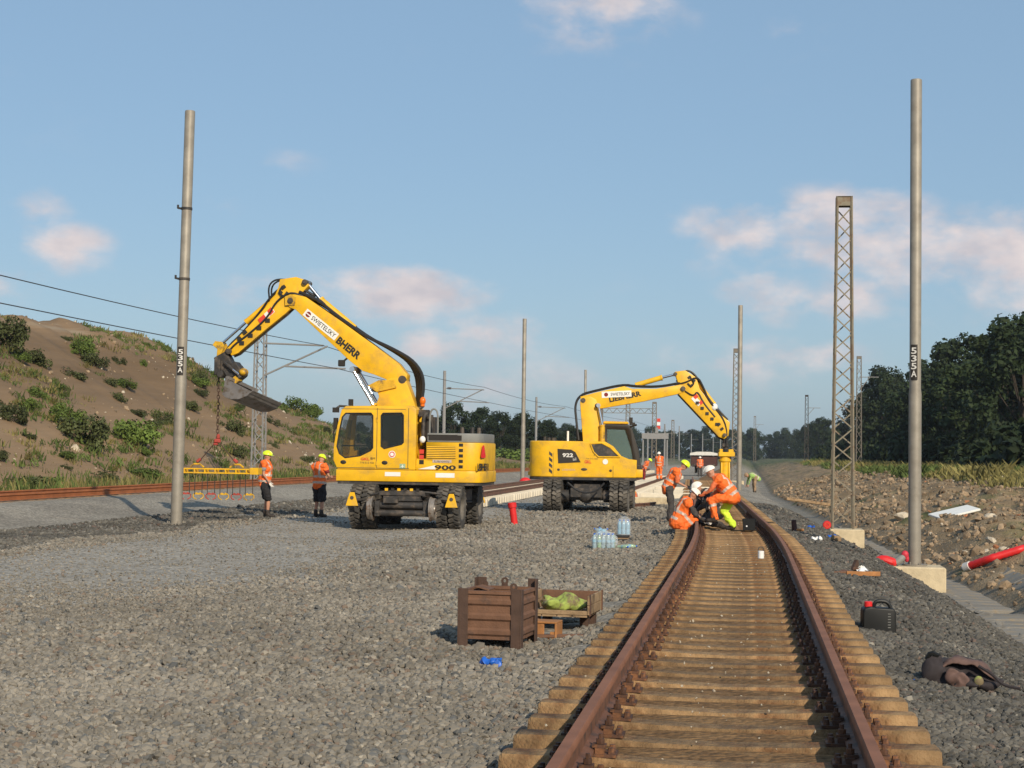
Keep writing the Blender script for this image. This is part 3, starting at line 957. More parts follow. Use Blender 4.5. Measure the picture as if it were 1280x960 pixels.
# shrubs on the hillside: (along the foot of the slope y, up-slope t, width, height, which, label)
HB = [   # x, y, z, width, height, kind, label
 (-38.2, 79.8, 6.94, 2.6, 2.7, 0, 'leafy green shrub on the upper slope at the left edge of the picture'),
 (-38.8, 92.1, 7.27, 1.9, 1.9, 3, 'tall shrub with upright shoots just below the hill crest'),
 (-37.9, 91.0, 6.7, 1.9, 1.3, 1, 'dark shrub in front of the tall upright shrub below the hill crest'),
 (-37.7, 82.4, 6.2, 2.1, 1.5, 1, 'dark shrub high on the hill near the left edge'),
 (-36.6, 84.5, 5.6, 1.9, 1.1, 1, 'low dark shrub in the middle of the upper slope'),
 (-34.0, 74.6, 4.1, 1.7, 1.1, 4, 'yellowish shrub halfway up the hill at the left'),
 (-38.4, 96.0, 7.0, 1.1, .9, 1, 'round dark shrub under the hill crest left of the near pole'),
 (-37.8, 98.6, 7.0, .7, .9, 3, 'small bright green shrub under the crest beside the near pole'),
 (-36.2, 88.9, 5.4, 1.2, .9, 1, 'small round dark shrub in the middle of the hill'),
 (-34.7, 86.3, 4.5, 1.6, .9, 1, 'low spreading dark shrub in the middle of the hill'),
 (-29.8, 76.6, 1.9, 2.7, 2.3, 3, 'large bright green bush low on the hill left of the near pole'),
 (-30.0, 70.6, 1.9, 2.7, 2.4, 0, 'large dark bush low on the hill left of the bright green bush'),
 (-31.6, 72.6, 2.9, 2.0, 1.7, 4, 'yellow-green bush above the large dark bush low on the hill'),
 (-31.6, 66.8, 2.9, 1.8, 1.6, 0, 'green bush on the lower slope at the left edge'),
 (-32.7, 88.2, 3.2, 1.6, 1.2, 1, 'dark shrub on the slope just left of the near pole'),
 (-31.8, 97.9, 2.8, 1.8, 1.6, 0, 'dense round bush behind the hanging chain'),
 (-32.7, 109.6, 3.6, 1.5, 1.1, 1, 'dark shrub on the slope right of the lattice mast'),
 (-40.3, 142.0, 5.2, 3.0, 2.2, 4, 'grassy shrub on the falling ridge right of the bucket'),
 (-39.3, 144.0, 4.9, 2.6, 2.0, 3, 'bright shrub where the ridge drops beside the yellow cab'),
 (-27.7, 103.8, .8, 1.4, 1.0, 1, 'dark shrub at the slope foot beside the yellow cab'),
 (-30.0, 101.2, 2.0, 1.0, .8, 1, 'small dark shrub above the heads of the two standing workers'),
 (-27.3, 76.6, .5, 2.0, .9, 0, 'low shrub at the hill foot behind the yellow lifting beam'),
 (-26.9, 58.3, .3, 2.2, .9, 0, 'low weedy shrub behind the rusty rail at the left edge'),
 (-27.1, 61.0, .3, 1.9, .8, 3, 'low bright weeds behind the rusty rail near the left edge'),
 (-27.6, 66.8, .5, 2.2, .8, 0, 'low green weeds behind the rusty rail left of the near pole'),
 (-27.6, 72.0, .5, 2.2, .9, 3, 'low bright weeds behind the rusty rail close to the near pole'),
 (-27.3, 96.7, .3, 2.0, .9, 3, 'low green weeds at the hill foot between the two standing workers'),
]
for i, (x, y, z, w, hh, wh, lab) in enumerate(HB):
    meshes = (B_BUSH + B_FRESH)[wh % 5] if wh != 1 else B_BUSH[i % 3]
    bush_at(i, meshes, x, y, z - .15, w * .54, hh * .72, lab, 'shrubs on the hillside')
r = random.Random(77)
for i in range(64):
    y = r.uniform(58, 150); t = r.uniform(.02, .26)
    x, z = hill_z(t, y)
    s_ = r.uniform(.35, .8)
    bush_at(i, (B_BUSH + B_FRESH)[r.randrange(5)], x, y, z - .05, s_, s_ * r.uniform(.7, 1.1), 'little low shrub among the many dotted over the brown slope', 'little shrubs dotted over the hill', 'small_shrub')
q = []
for t in range(2200):
    y = rng.uniform(55, 165); tt = rng.uniform(.005, .28)
    if vnoise(y / 4, tt * 60, 66) > .45:
        x, z = hill_z(tt, y); q.append((x, y + rng.uniform(-.3, .3), z))
q = np.array(q); n = len(q); s = np.clip(np.exp(rng.normal(-2.0, .6, n)), .05, .6)
scatter('hill_stones', q, rng.uniform(0, 6.28, (n, 3)) * np.array([.3, .3, 1]), s[:, None] * rng.uniform(.7, 1.3, (n, 3)), rng.integers(0, 4, n),
        stones('stone_dirt', range(70, 73), .7) + stones('stone_pale', (75,), .6), 'stones and clods scattered down the brown hillside', 'stones')
# trees beyond the hill, centre left
for i, (x, y, s, wh) in enumerate([(-50, 255, .42, 0), (-45, 250, .62, 1), (-42.5, 262, .60, 2), (-39, 258, .52, 0), (-36.5, 268, .55, 1), (-33.5, 275, .46, 2), (-31, 290, .42, 0), (-30, 320, .45, 1), (-54, 268, .45, 2)]):
    tree_at(i, T_OAK[wh], x, y, .6, s, 'dark round tree in the small grove beyond the falling end of the hill', 'grove beyond the hill', 'grove_tree', .95)
for i, (x, y, w) in enumerate([(-44, 215, 4.0), (-38, 222, 4.5), (-33, 232, 4.0), (-29.5, 246, 3.6), (-27, 262, 3.2)]):
    bush_at(i, B_FRESH[i % 2], x, y, .2, w, 2.6, 'broad green bush on the low slope beneath the grove', 'bushes under the grove', 'broad_bush')
# far wood closing the line
q = []
for x in np.arange(-420, 40, 3.6):
    q.append((x + rng.uniform(-3, 3), 820 + rng.uniform(-60, 60) - .15 * abs(x), 0))
for x in np.arange(-300, -60, 9):
    q.append((x + rng.uniform(-3, 3), 560 + rng.uniform(-40, 40), 0))
q = np.array(q)
sc_ = rng.uniform(.8, 1.15, len(q))
scatter('far_wood', q, np.stack([np.zeros(len(q)), np.zeros(len(q)), rng.uniform(0, 6.28, len(q))], 1), np.stack([sc_, sc_, sc_ * .95], 1), rng.integers(0, 3, len(q)),
        [m[1] for m in T_OAK], 'far dark wood closing the end of the railway', 'wood')
# grass: strip along the top of the right bank, weeds at the foot of the hill
def tuft(seed, mat, h=.5, n=16):
    r = random.Random(seed)
    b = MB()
    for i in range(n):
        a = r.uniform(0, 6.28); x, y = r.gauss(0, .12), r.gauss(0, .12)
        hh = h * r.uniform(.5, 1.15); w = .016
        dx, dy = math.cos(a), math.sin(a); le = r.uniform(.1, .4) * hh
        b.add([(x - dy * w, y + dx * w, -.05), (x + dy * w, y - dx * w, -.05), (x + dx * le * .4 + dy * w * .7, y + dy * le * .4 - dx * w * .7, hh * .6), (x + dx * le, y + dy * le, hh)], [(0, 1, 2), (0, 2, 3)])
    return b.mesh('tuft', mat, smooth=0)
q = fieldpts(46, 260, .40, lambda y: (11.7 + max(float(tshift(y)), -3.2), 21), .42)
n = len(q)
pts = np.stack([q[:, 0], q[:, 1], zf(q[:, 0], q[:, 1])], 1)
s = rng.uniform(.5, 2.1, n) * (.6 + .8 * vnoise(q[:, 0] / 2.5, q[:, 1] / 3.5, 58))
dryness = (vnoise(q[:, 0] / 4, q[:, 1] / 14, 51) + .25 * (q[:, 1] < 80) > .40)
scatter('grass', pts, np.stack([np.zeros(n), np.zeros(n), rng.uniform(0, 6.28, n)], 1), np.stack([s * 1.35, s * 1.35, s * .5], 1), np.where(dryness, 0, 1) + 2 * rng.integers(0, 2, n),
        [tuft(1, 'grass_dry'), tuft(2, 'grass_green'), tuft(3, 'grass_dry', .65), tuft(4, 'grass_green', .6)][::-1], 'tall yellowing grass along the top of the right-hand bank', 'grass')
q = fieldpts(50, 190, .55, lambda y: (-28.5, -23.6), .55)
n = len(q)
s = rng.uniform(.5, 1.3, n)
zz = np.maximum(zf(q[:, 0], q[:, 1]), np.interp(-26.5 - q[:, 0], [0, 2.5], [0, .75]))
scatter('weeds', np.stack([q[:, 0], q[:, 1], zz], 1), np.stack([np.zeros(n), np.zeros(n), rng.uniform(0, 6.28, n)], 1), np.stack([s * 1.4, s * 1.4, s], 1),
        rng.integers(0, 2, n), [tuft(5, 'grass_green', .5), tuft(6, 'grass_dry', .5)], 'green and dry weeds at the foot of the hill behind the rusty rail', 'weeds')
q = []
for t in range(3600):
    y = rng.uniform(60, 170); tt = rng.uniform(.02, .29)
    if vnoise(y / 6, tt * 40, 61) > .52:
        x, z = hill_z(tt, y); q.append((x, y + rng.uniform(-.3, .3), z - .05))
q = np.array(q); n = len(q); s = rng.uniform(.5, 1.5, n)
scatter('hill_grass', q, np.stack([np.zeros(n), np.zeros(n), rng.uniform(0, 6.28, n)], 1), np.stack([s * 1.7, s * 1.7, s * .6], 1), rng.integers(0, 3, n),
        [tuft(7, 'grass_green', .5, 22), tuft(8, 'grass_dry', .5, 22), tuft(9, 'grass_green', .4, 26)], 'sparse grass tufts on the brown hill', 'grass')
# ---------------------------------------------------------------- railway tracks
RAILP = [(-.070, 0), (.070, 0), (.070, .013), (.014, .030), (.010, .118), (.036, .134), (.036, .160), (.028, .174), (-.028, .174), (-.036, .160), (-.036, .134), (-.010, .118), (-.014, .030), (-.070, .013)]
def rail_mesh(path, z, mats, k=1.0):
    b = MB()
    n = len(RAILP)
    vs = []
    for x, y in path:
        vs += [(x + a * k, y, z + h * k) for a, h in RAILP]
    fs, ms = [], []
    for i in range(len(path) - 1):
        for j in range(n):
            fs.append((i * n + j, i * n + (j + 1) % n, (i + 1) * n + (j + 1) % n, (i + 1) * n + j))
            ms.append(1 if 5 <= j <= 9 else 0)
    fs += [tuple(range(n)), tuple(reversed(range((len(path) - 1) * n, len(path) * n)))]
    ms += [0, 0]
    b.add(vs, fs); b.m = ms
    return b.mesh('rail', mats, smooth=30)
def sleeper_mesh(L_, bot, top, h, mat, dip=.02, seed=1):
    """concrete sleeper: sloped flanks, thinner waist"""
    b = MB()
    r = random.Random(seed)
    st = [-.5, -.492, -.40, -.30, -.16, 0, .16, .30, .40, .492, .5]
    vs = []
    for t in st:
        w = max(0, 1 - abs(t) / .3)
        e = .012 if abs(t) > .495 else 0
        hh = h - dip * min(1, w * 1.5) - e
        tw = top / 2 * (1 - .10 * min(1, w * 1.5)) - e
        j = lambda: r.uniform(-.003, .003)
        vs += [(t * L_, -bot / 2 + e, 0), (t * L_, bot / 2 - e, 0), (t * L_, tw + .012 + j(), hh - .03), (t * L_, tw - .012 + j(), hh + j()), (t * L_, -tw + .012 + j(), hh + j()), (t * L_, -tw - .012 + j(), hh - .03)]
    fs = []
    for i in range(len(st) - 1):
        for j in range(6):
            fs.append((i * 6 + j, i * 6 + (j + 1) % 6, (i + 1) * 6 + (j + 1) % 6, (i + 1) * 6 + j))
    fs += [tuple(range(6)), tuple(reversed(range((len(st) - 1) * 6, len(st) * 6)))]
    b.add(vs, fs)
    return b.mesh('sleeper', mat, smooth=40)
def fastening_mesh():
    b = MB()
    b.box((0, 0, .008), (.36, .17, .016))
    for s in (-1, 1):
        b.box((s * .088, 0, .030), (.05, .12, .03))
        b.box((s * .082, 0, .052), (.075, .07, .016))
        b.cyl((s * .088, 0, .04), (s * .088, 0, .115), .012, n=6)
        b.cyl((s * .088, 0, .062), (s * .088, 0, .088), .024, n=6)
        for t in (-1, 1):
            b.cyl((s * .150, t * .05, .012), (s * .150, t * .05, .050), .021, .016, n=6)
    return b.mesh('fastening', 'fastener', smooth=0)
FAST = fastening_mesh()
def make_track(label, cx, y0, y1, sp, smeshes, zb, sh, rail_mats, fast_to=0, seat=.016, jitter=.012, rails=(-1, 1)):
    t = thing('railway_track', label, 'railway track', (0, 0, 0))
    y, i = y0, 0
    r = random.Random(int(abs(y0) * 10))
    while y < y1:
        x = float(cx(y))
        sl_ = (float(cx(y + .5)) - float(cx(y - .5)))
        o = place('sleeper', smeshes[i % len(smeshes)], t, (x + r.uniform(-1, 1) * jitter, y + r.uniform(-1, 1) * jitter, zb + r.uniform(-.004, .004)), (0, 0, -math.atan(sl_) + r.uniform(-.008, .008)))
        if y < fast_to:
            for s in (-1, 1):
                place('fastening', FAST, o, (s * .7535, 0, sh - .002))
        y += sp; i += 1
    ys_ = np.arange(y0 - .4, y1 + .4, 1.0)
    for s in rails:
        path = [(float(cx(v)) + s * .7535, float(v)) for v in ys_]
        place('rail', rail_mesh(path, zb + sh + seat, rail_mats), t)
    return t
OLD = [sleeper_mesh(2.42, .30, .215, .20, 'sleeper_old', .028, s) for s in (1, 2, 3)]
NEW = [sleeper_mesh(2.60, .30, .22, .24, 'sleeper_new', .03, s) for s in (4, 5)]
t1 = make_track('rusty track on tan concrete sleepers running from the foreground past the crouching workers', lambda y: TC + tshift(y), 5.3, 112, .61, OLD, .02, .20, ['rail_rust', 'rail_head'], fast_to=46)
# fishplate joint in the left rail
b = MB()
for s in (-1, 1):
    b.box((s * .026, 0, .075), (.024, .62, .085))
    for q_ in (-.21, -.07, .07, .21):
        b.cyl((s * .036, q_, .075), (s * .062, q_, .075), .015, n=6)
b.build('fishplate', 'rust_dark', t1, loc=(TC - .7535, 19.2, .236), bevel=.003)
make_track('newly laid track panel on pale concrete sleepers behind the two excavators', lambda y: -9.75 + .3 * np.clip(tshift(y), -3, 0), 46.5, 168, .6, NEW, .03, .24, ['rail_rust', 'rail_rust'])
make_track('short stretch of new track on pale sleepers beyond the yellow hydraulic tool', lambda y: -5.3 + .3 * np.clip(tshift(y), -3, 0), 66, 128, .6, NEW, .03, .20, ['rail_rust', 'rail_rust'])
make_track('long rusty orange rail line along the foot of the hill at the left', lambda y: -20.35 + lshift(y), 22, 200, .65, OLD, .17, .20, ['rail_orange', 'rail_orange'])

# ---------------------------------------------------------------- tube poles for the overhead line
def tube_pole(label, x, y, z0, top, r0=.135, r1=.122, number=None, clamps=(), found=None, lean=0.0, group='bare steel tube poles'):
    t = thing('steel_pole', label, 'pole', (x, y, z0), 0, group)
    t.rotation_euler = (0, lean, 0)
    h = top - z0
    b = MB()
    b.lathe([(r0, 0), (r0, h * .35), (r1, h * .36), (r1, h - .02), (r1 - .012, h), (0.001, h)], 'z', 20)
    b.build('shaft', 'pole_steel', t, smooth=40)
    if found:
        w, d, hh, ox = found
        f = MB().box((ox, 0, -hh / 2), (w, d, hh)).build('foundation', 'concrete_pale', t, bevel=.03)
        f.rotation_euler = (0, -lean, 0)
    b = MB()
    b.cyl((0, 0, .0), (0, 0, .035), r0 + .13, n=16)
    for k_ in range(6):
        a = k_ * 1.047
        b.cyl(((r0 + .08) * math.cos(a), (r0 + .08) * math.sin(a), .0), ((r0 + .08) * math.cos(a), (r0 + .08) * math.sin(a), .09), .016, n=6)
    b.build('base_plate', 'pole_steel', t)
    for cz in clamps:
        b = MB()
        b.lathe([(r1 + .002, cz - .03), (r1 + .012, cz - .03), (r1 + .012, cz + .03), (r1 + .002, cz + .03)], 'z', 16)
        b.bar((-r1, 0, cz), (-r1 - .10, 0, cz + .02), .03, .05); b.box((-r1 - .10, 0, cz + .05), (.04, .04, .09))
        b.build('clamp', 'dark_steel', t)
    if number:
        txt, cz, hh = number
        d = Vector((-x, -y, 0)).normalized()
        rt = Vector((0, 0, 1)).cross(d)
        rt = -rt if rt.x < 0 else rt
        step = hh / len(txt)
        bw = MB()
        n_ = 10
        for k_ in range(n_):
            a0, a1 = (-.75 + 1.1 * k_ / n_), (-.75 + 1.1 * (k_ + 1) / n_)
            def q_(a, z): 
                v = (d * math.cos(a) + rt * math.sin(a)) * (r0 + .004)
                return (v.x, v.y, z)
            bw.add([q_(a0, cz - hh / 2 - .05), q_(a1, cz - hh / 2 - .05), q_(a1, cz + hh / 2 + .05), q_(a0, cz + hh / 2 + .05)], [(0, 1, 2, 3)])
        bw.build('number_band', 'letter_black', t)
        for k_, ch in enumerate(txt):
            nrm = (d * math.cos(-.2) + rt * math.sin(-.2))
            rr = Vector((0, 0, 1)).cross(nrm)
            p_ = nrm * (r0 + .012)
            letter(ch, 'letter_white', t, (p_.x, p_.y, cz + hh / 2 - step * (k_ + .5)), rr, (0, 0, 1), step * .84, .115, 'numeral', .02)
    return t
tube_pole('bare grey steel tube pole beside the worker in grey T-shirt, left of the excavators', -13.51, 37.7, .02, 10.0, number=('535A', 3.92, .58), clamps=(7.6, 5.9), found=(.55, .55, .5, 0), lean=.012)
tube_pole('tall bare steel tube pole on a concrete block beside the ditch, right of the track', 3.56, 36.0, -.44, 10.05, number=('535A', 4.35, .66), found=(1.15, 1.0, .75, .03))
tube_pole('slender steel tube pole standing between the two yellow excavators', -13.28, 97, 0, 9.9, group='bare steel tube poles')
tube_pole('steel tube pole on stepped concrete blocks behind the bending worker in white helmet', -.42, 88, -.15, 9.9, clamps=(), found=(.9, .9, .5, 0))
MB().box((-.25, 86.4, -.55), (.95, .9, .9)).build('concrete_block', 'concrete_pale', bevel=.03)
tag(bpy.data.objects['concrete_block'], 'pale concrete block in front of the pole behind the bending worker', 'block')
tube_pole('thin far steel pole rising above the arm of the second excavator', -15.4, 156, 0, 9.9)

# ---------------------------------------------------------------- lattice masts
def lattice(label, x, y, z0, h, w0, w1, mat='lattice_paint', found=True, group=None, bays=20, t_=.055, rz=0.0, name='lattice_mast', arm=None):
    t = thing(name, label, 'mast', (x, y, z0), rz, group)
    b = MB()
    wid = lambda z: w0 + (w1 - w0) * z / h
    for sx in (-1, 1):
        for sy in (-1, 1):
            p0 = (sx * w0 / 2, sy * w0 / 2, 0); p1 = (sx * w1 / 2, sy * w1 / 2, h)
            L2 = MB()
            b.bar(p0, p1, t_ * 1.5, t_ * .35, up=(0, 1, 0)); b.bar(p0, p1, t_ * .35, t_ * 1.5, up=(0, 1, 0))
    b.build('leg_angles', mat, t, smooth=0)
    b = MB()
    zz = np.linspace(.15, h - .35, bays + 1)
    for i in range(bays):
        za, zb = zz[i], zz[i + 1]
        wa, wb = wid(za) / 2, wid(zb) / 2
        s = 1 if i % 2 == 0 else -1
        for f in (-1, 1):
            b.bar((-s * f * wa, f * wa, za), (s * f * wb, f * wb, zb), t_ * .75, t_ * .18, up=(0, 1, 0))
            b.bar((f * wa, s * f * wa, za), (f * wb, -s * f * wb, zb), t_ * .18, t_ * .75, up=(0, 1, 0))
    b.build('bracing', mat, t, smooth=0)
    b = MB()
    for f in (-1, 1):
        b.box((0, f * w1 / 2, h - .14), (w1 + .04, .012, .3)); b.box((f * w1 / 2, 0, h - .14), (.012, w1 + .04, .3))
    b.box((0, 0, h + .01), (w1 + .08, w1 + .08, .012))
    b.build('cap', mat, t, smooth=0)
    if found:
        MB().box((w0 * .18, 0, -.3), (w0 + .42, w0 + .35, .6)).build('foundation', 'concrete_pale', t, bevel=.03)
    if arm:
        b = MB()
        for ax0, az0, ax1, az1 in arm:
            b.cyl((ax0, 0, az0), (ax1, 0, az1), .045, n=6)
        b.build('bracket_arm', 'far_steel', t)
    return t
lattice('tall tan lattice mast on a concrete foot beside the ditch', 3.02, 53.3, -.42, 10.62, .66, .44, bays=20)
lattice('far lattice mast half hidden behind the tube pole', -.85, 124, 0, 9.9, .6, .4, 'lattice_far')
ARM1 = [(0.2, 5.2, 3.3, 6.62), (.2, 6.75, 3.1, 6.65), (1.2, 5.65, 4.2, 5.55)]
ARM2 = [(0.05, 4.9, 2.9, 6.32), (.05, 6.4, 3.0, 6.3), (.9, 5.45, 3.4, 5.35)]
lattice('grey lattice mast carrying the overhead wire behind the raised bucket', -23.2, 76, .2, 8.0, .55, .42, 'far_steel', False, None, 13, arm=ARM1)
def wire_mast(label, x, y, h, arm, group=None):
    t = thing('catenary_mast', label, 'mast', (x, y, .2), 0, group)
    MB().cyl((0, 0, 0), (0, 0, h), .14, .11, 10).build('shaft', 'far_steel', t)
    b = MB()
    for ax0, az0, ax1, az1 in arm:
        b.cyl((ax0, 0, az0), (ax1, 0, az1), .04, n=6)
    b.build('bracket_arm', 'far_steel', t)
    b = MB()
    for k_ in range(3):
        b.cyl((.25 + .1 * k_, 0, arm[1][1] + .002), (.30 + .1 * k_, 0, arm[1][1]), .09, n=8)
    b.build('insulator', 'rust_dark', t)
    return t
wire_mast('round wire mast rising behind the grey engine hood of the first excavator', -22.4, 120, 7.7, ARM2)
wire_mast('round wire mast almost hidden behind the pole between the excavators', -21.4, 166, 7.4, ARM2)
# overhead wires
WX = lambda y: -20.1 + .5 * math.sin(y / 14) + float(lshift(y)) * .6
def wire(label, name, pts, sag):
    out = []
    for (a, b_) in zip(pts, pts[1:]):
        for k_ in range(12):
            s = k_ / 12
            p_ = Vector(a).lerp(Vector(b_), s); p_.z -= sag * 4 * s * (1 - s)
            out.append(p_)
    out.append(Vector(pts[-1]))
    b = MB().tube(out, .017, 5)
    return tag(b.build(name, 'wire'), label, 'wire')
ML = [(-20.2, 30, 6.3), (-20.1, 76, 6.25), (-19.4, 120, 6.1), (-18.4, 166, 6.05), (-16, 230, 6.0), (-14, 330, 6)]
wire('upper overhead wire sagging between the masts across the left of the sky', 'messenger_wire', [(-20.2, 24, 6.6)] + [(x, y, z + .6) for x, y, z in ML[1:]], .22)
wire('lower overhead wire running level across the left of the sky', 'contact_wire', [(-19.9, 24, 5.68), (-19.4, 76, 5.75), (-19.2, 120, 5.6), (-18.0, 166, 5.55), (-16, 230, 5.5), (-14, 330, 5.5)], .06)
for i_, (ya, yb) in enumerate(((76, 120),)):
    pass
# far masts towards the vanishing point
FM = [(787, 251, 9.8, 1), (820, 250, 9.9, 1), (843, 372, 9.8, 1), (851, 450, 9.8, 0), (866, 560, 9.2, 0), (880, 520, 8.8, 0), (893, 640, 9, 0), (833, 300, 7.5, 0), (902, 480, 8, 0), (812, 330, 6.5, 0)]
for i_, (px, y, h_, lat) in enumerate(FM):
    x = (px - 935) / 2045 * y
    if lat:
        lattice(['far lattice mast standing in the far gantry row, left one', 'far lattice mast at the right end of the far gantry beam', 'distant lattice mast right of the far gantry'][i_], x, y, 0, h_, .75, .55, 'lattice_far', False, 'far masts', 14, .07)
    else:
        t = thing('far_mast', 'thin distant mast in the row running to the vanishing point', 'mast', (x, y, 0), 0, 'thin far masts')
        MB().cyl((0, 0, 0), (0, 0, h_), .19, .14, 8).build('shaft', 'far_steel', t)
        MB().bar((0, 0, h_ * .78), (2.4, 0, h_ * .78), .06, .06).build('bracket_arm', 'far_steel', t)
for i_, (px, top, y, lab) in enumerate([(1007, 497, 270, 'dark lattice mast with a bracket arm above the trees right of the track'), (1070, 450, 190, 'lattice mast with bracket arm in front of the thin grey tree'), (944, 523, 420, 'small far mast with bracket arm above the tree line')]):
    x = (px - 935) / 2045 * y
    hh = 1.85 + (571 - top) / 2045 * y
    lattice(lab, x, y, .3, hh, .6, .45, 'dark_steel' if i_ == 0 else 'lattice_far', False, None, 14, .06, arm=[(0, hh * .82, 2.2, hh * .82), (0, hh * .7, 1.2, hh * .82)])
# far gantry beam and signal bridge
gt = thing('gantry_beam', 'far lattice beam spanning between two distant masts behind the second excavator', 'gantry', (-18, 251, 8.2))
b = MB()
for z in (0, .7):
    for yy in (-.25, .25):
        b.bar((-4.3, yy, z), (4.2, yy, z), .07, .07)
for k_ in range(14):
    xa, xb = -4.3 + k_ * .607, -4.3 + (k_ + 1) * .607
    for yy in (-.25, .25):
        b.bar((xa, yy, 0 if k_ % 2 else .7), (xb, yy, .7 if k_ % 2 else 0), .05, .05)
b.build('truss', 'lattice_far', gt)
MB().bar((-4.2, 0, -8.2), (-4.2, 0, .7), .4, .4).build('post', 'lattice_far', gt)
sg = thing('signal_bridge', 'grey box beam of the far signal bridge', 'gantry', (-11.4, 205, 0))
MB().box((0, 0, 4.2), (3.3, .6, .7)).build('box_beam', 'far_steel', sg)
for s in (-1, 1):
    MB().box((s * 1.5, 0, 2.0), (.16, .2, 4.0)).build('post', 'far_steel', sg)
MB().box((.2, -.2, 4.9), (.35, .3, .7)).build('signal_head', 'far_steel', sg)
sgn = thing('signal_disc', 'red and white signal boards on the far gantry mast', 'signal', (-13.3, 248, 6.0))
MB().box((0, 0, 0), (.5, .1, .5)).build('red_board', 'letter_red', sgn)
MB().box((0, 0, .55), (.5, .1, .45)).build('white_board', 'sticker_white', sgn)
MB().box((0, 0, 1.1), (.5, .1, .5)).build('red_board', 'letter_red', sgn)
MB().bar((-.6, .05, .5), (0, .05, .5), .06, .06).build('bracket', 'far_steel', sgn)

# wagon far down the track
wg = thing('works_wagon', 'dark red works wagon with a pale roof far down the track', 'wagon', (-3.9, 152, .35))
MB().prism([(-1.15, .55), (1.15, .55), (1.15, 1.45), (-1.15, 1.45)], -3, 3).build('body', 'wagon_red', wg, bevel=.04)
b = MB(); b.prism([(-1.25, 1.52), (1.25, 1.52), (1.2, 1.72), (.6, 1.84), (-.6, 1.84), (-1.2, 1.72)], -3.2, 3.2); b.build('roof', 'pale_pipe', wg)
for s in (-1, 1):
    for yy in (-2, 2):
        MB().cyl((s * .70, yy, .28), (s * .82, yy, .28), .40, n=16).build('wheel', 'dark_steel', wg)
    MB().bar((s * .9, -3.2, .6), (s * .9, -3.35, .6), .25, .25).build('buffer', 'dark_steel', wg)
    for yy in (-2.9, 2.9):
        MB().bar((s * 1.1, yy, 1.4), (s * 1.1, yy, 1.6), .06, .06).build('roof_post', 'dark_steel', wg)

# ---------------------------------------------------------------- drainage ditch of precast slabs
dt = thing('drainage_ditch', 'drainage ditch lined with weathered concrete slabs along the right shoulder', 'ditch', (0, 0, 0))
SL = [MB().prism([(-.46, -.05), (.46, -.05), (.455, .02 + .006 * k_), (.2, .032), (-.2, .032), (-.455, .02)], -.30, .30).mesh('channel_slab', 'concrete_grey', .008) for k_ in range(3)]
rr = random.Random(4)
for i_ in range(100):
    y = 22 + i_ * .63
    xo = 4.62 + .35 * float(np.clip(tshift(y), -3, 0))
    if rr.random() < .07: continue
    place('channel_slab', SL[i_ % 3], dt, (xo, y, -1.0 + rr.uniform(-.012, .012)), (rr.uniform(-.02, .02), rr.uniform(-.03, .03), rr.uniform(-.02, .02)))
    place('side_slab', SL[(i_ + 1) % 3], dt, (xo + .80, y, -.78 + rr.uniform(-.015, .015)), (rr.uniform(-.02, .02), -.52 + rr.uniform(-.05, .05), rr.uniform(-.03, .03)))
wb = MB()
path = [(4.35 + .35 * float(np.clip(tshift(y), -3, 0)) + .05 * math.sin(y * 2.1), y) for y in np.arange(24, 52, .4)]
vs, fs = [], []
for i_, (x, y) in enumerate(path):
    w_ = .09 + .05 * math.sin(y * 1.3) + .05 * math.sin(y * 4.7)
    vs += [(x - w_ - .04 * math.sin(y * 9), y, -.990 + .012 * math.sin(y * 5.1)), (x, y, -.958 + .014 * math.sin(y * 3.3)), (x + w_, y, -.985 + .012 * math.sin(y * 7.7))]
for i_ in range(len(path) - 1):
    a = i_ * 3
    fs += [(a, a + 1, a + 4, a + 3), (a + 1, a + 2, a + 5, a + 4)]
wb.add(vs, fs)
wb.build('silt_streak', 'silt', dt, smooth=60)
# ---------------------------------------------------------------- excavators
def wheel_meshes():
    b = MB()
    R, W = .515, .27
    b.lathe([(.27, -W * .42), (.34, -W * .5), (.45, -W * .5), (R - .03, -W * .44), (R - .022, 0), (R - .03, W * .44), (.45, W * .5), (.34, W * .5), (.27, W * .42)], 'y', 36)
    for k_ in range(22):
        a = 2 * math.pi * k_ / 22
        for s in (-1, 1):
            aa = a + (0 if s > 0 else math.pi / 22)
            Rm = Matrix.Rotation(-aa, 3, 'Y') @ Matrix.Rotation(s * .35, 3, 'X')
            b.box(Matrix.Rotation(-aa, 3, 'Y') @ Vector((R - .006, s * W * .24, 0)), (.05, W * .52, .075), 0, Rm)
    ty = b.mesh('tyre', 'tyre', smooth=30)
    b = MB()
    b.lathe([(.001, -.05), (.10, -.06), (.12, -.02), (.20, -.02), (.25, -.10), (.285, -.12), (.285, .12), (.25, .10), (.20, .02), (.12, .02), (.10, .10), (.001, .10)], 'y', 24)
    for k_ in range(8):
        a = k_ * math.pi / 4
        b.cyl((.16 * math.cos(a), -.045, .16 * math.sin(a)), (.16 * math.cos(a), .045, .16 * math.sin(a)), .016, n=6)
    rm = b.mesh('rim', 'rim', smooth=40)
    return ty, rm
TYRE, RIM = wheel_meshes()
def railwheel(r=.26):
    b = MB()
    b.lathe([(.001, -.05), (.09, -.05), (.10, -.02), (r - .06, -.02), (r - .03, -.05), (r, -.05), (r + .005, .04), (r + .03, .05), (r + .03, .075), (r - .05, .075), (r - .06, .02), (.10, .02), (.09, .05), (.001, .05)], 'y', 28)
    return b.mesh('rail_wheel', 'wheel_steel', smooth=30)
RW = railwheel()
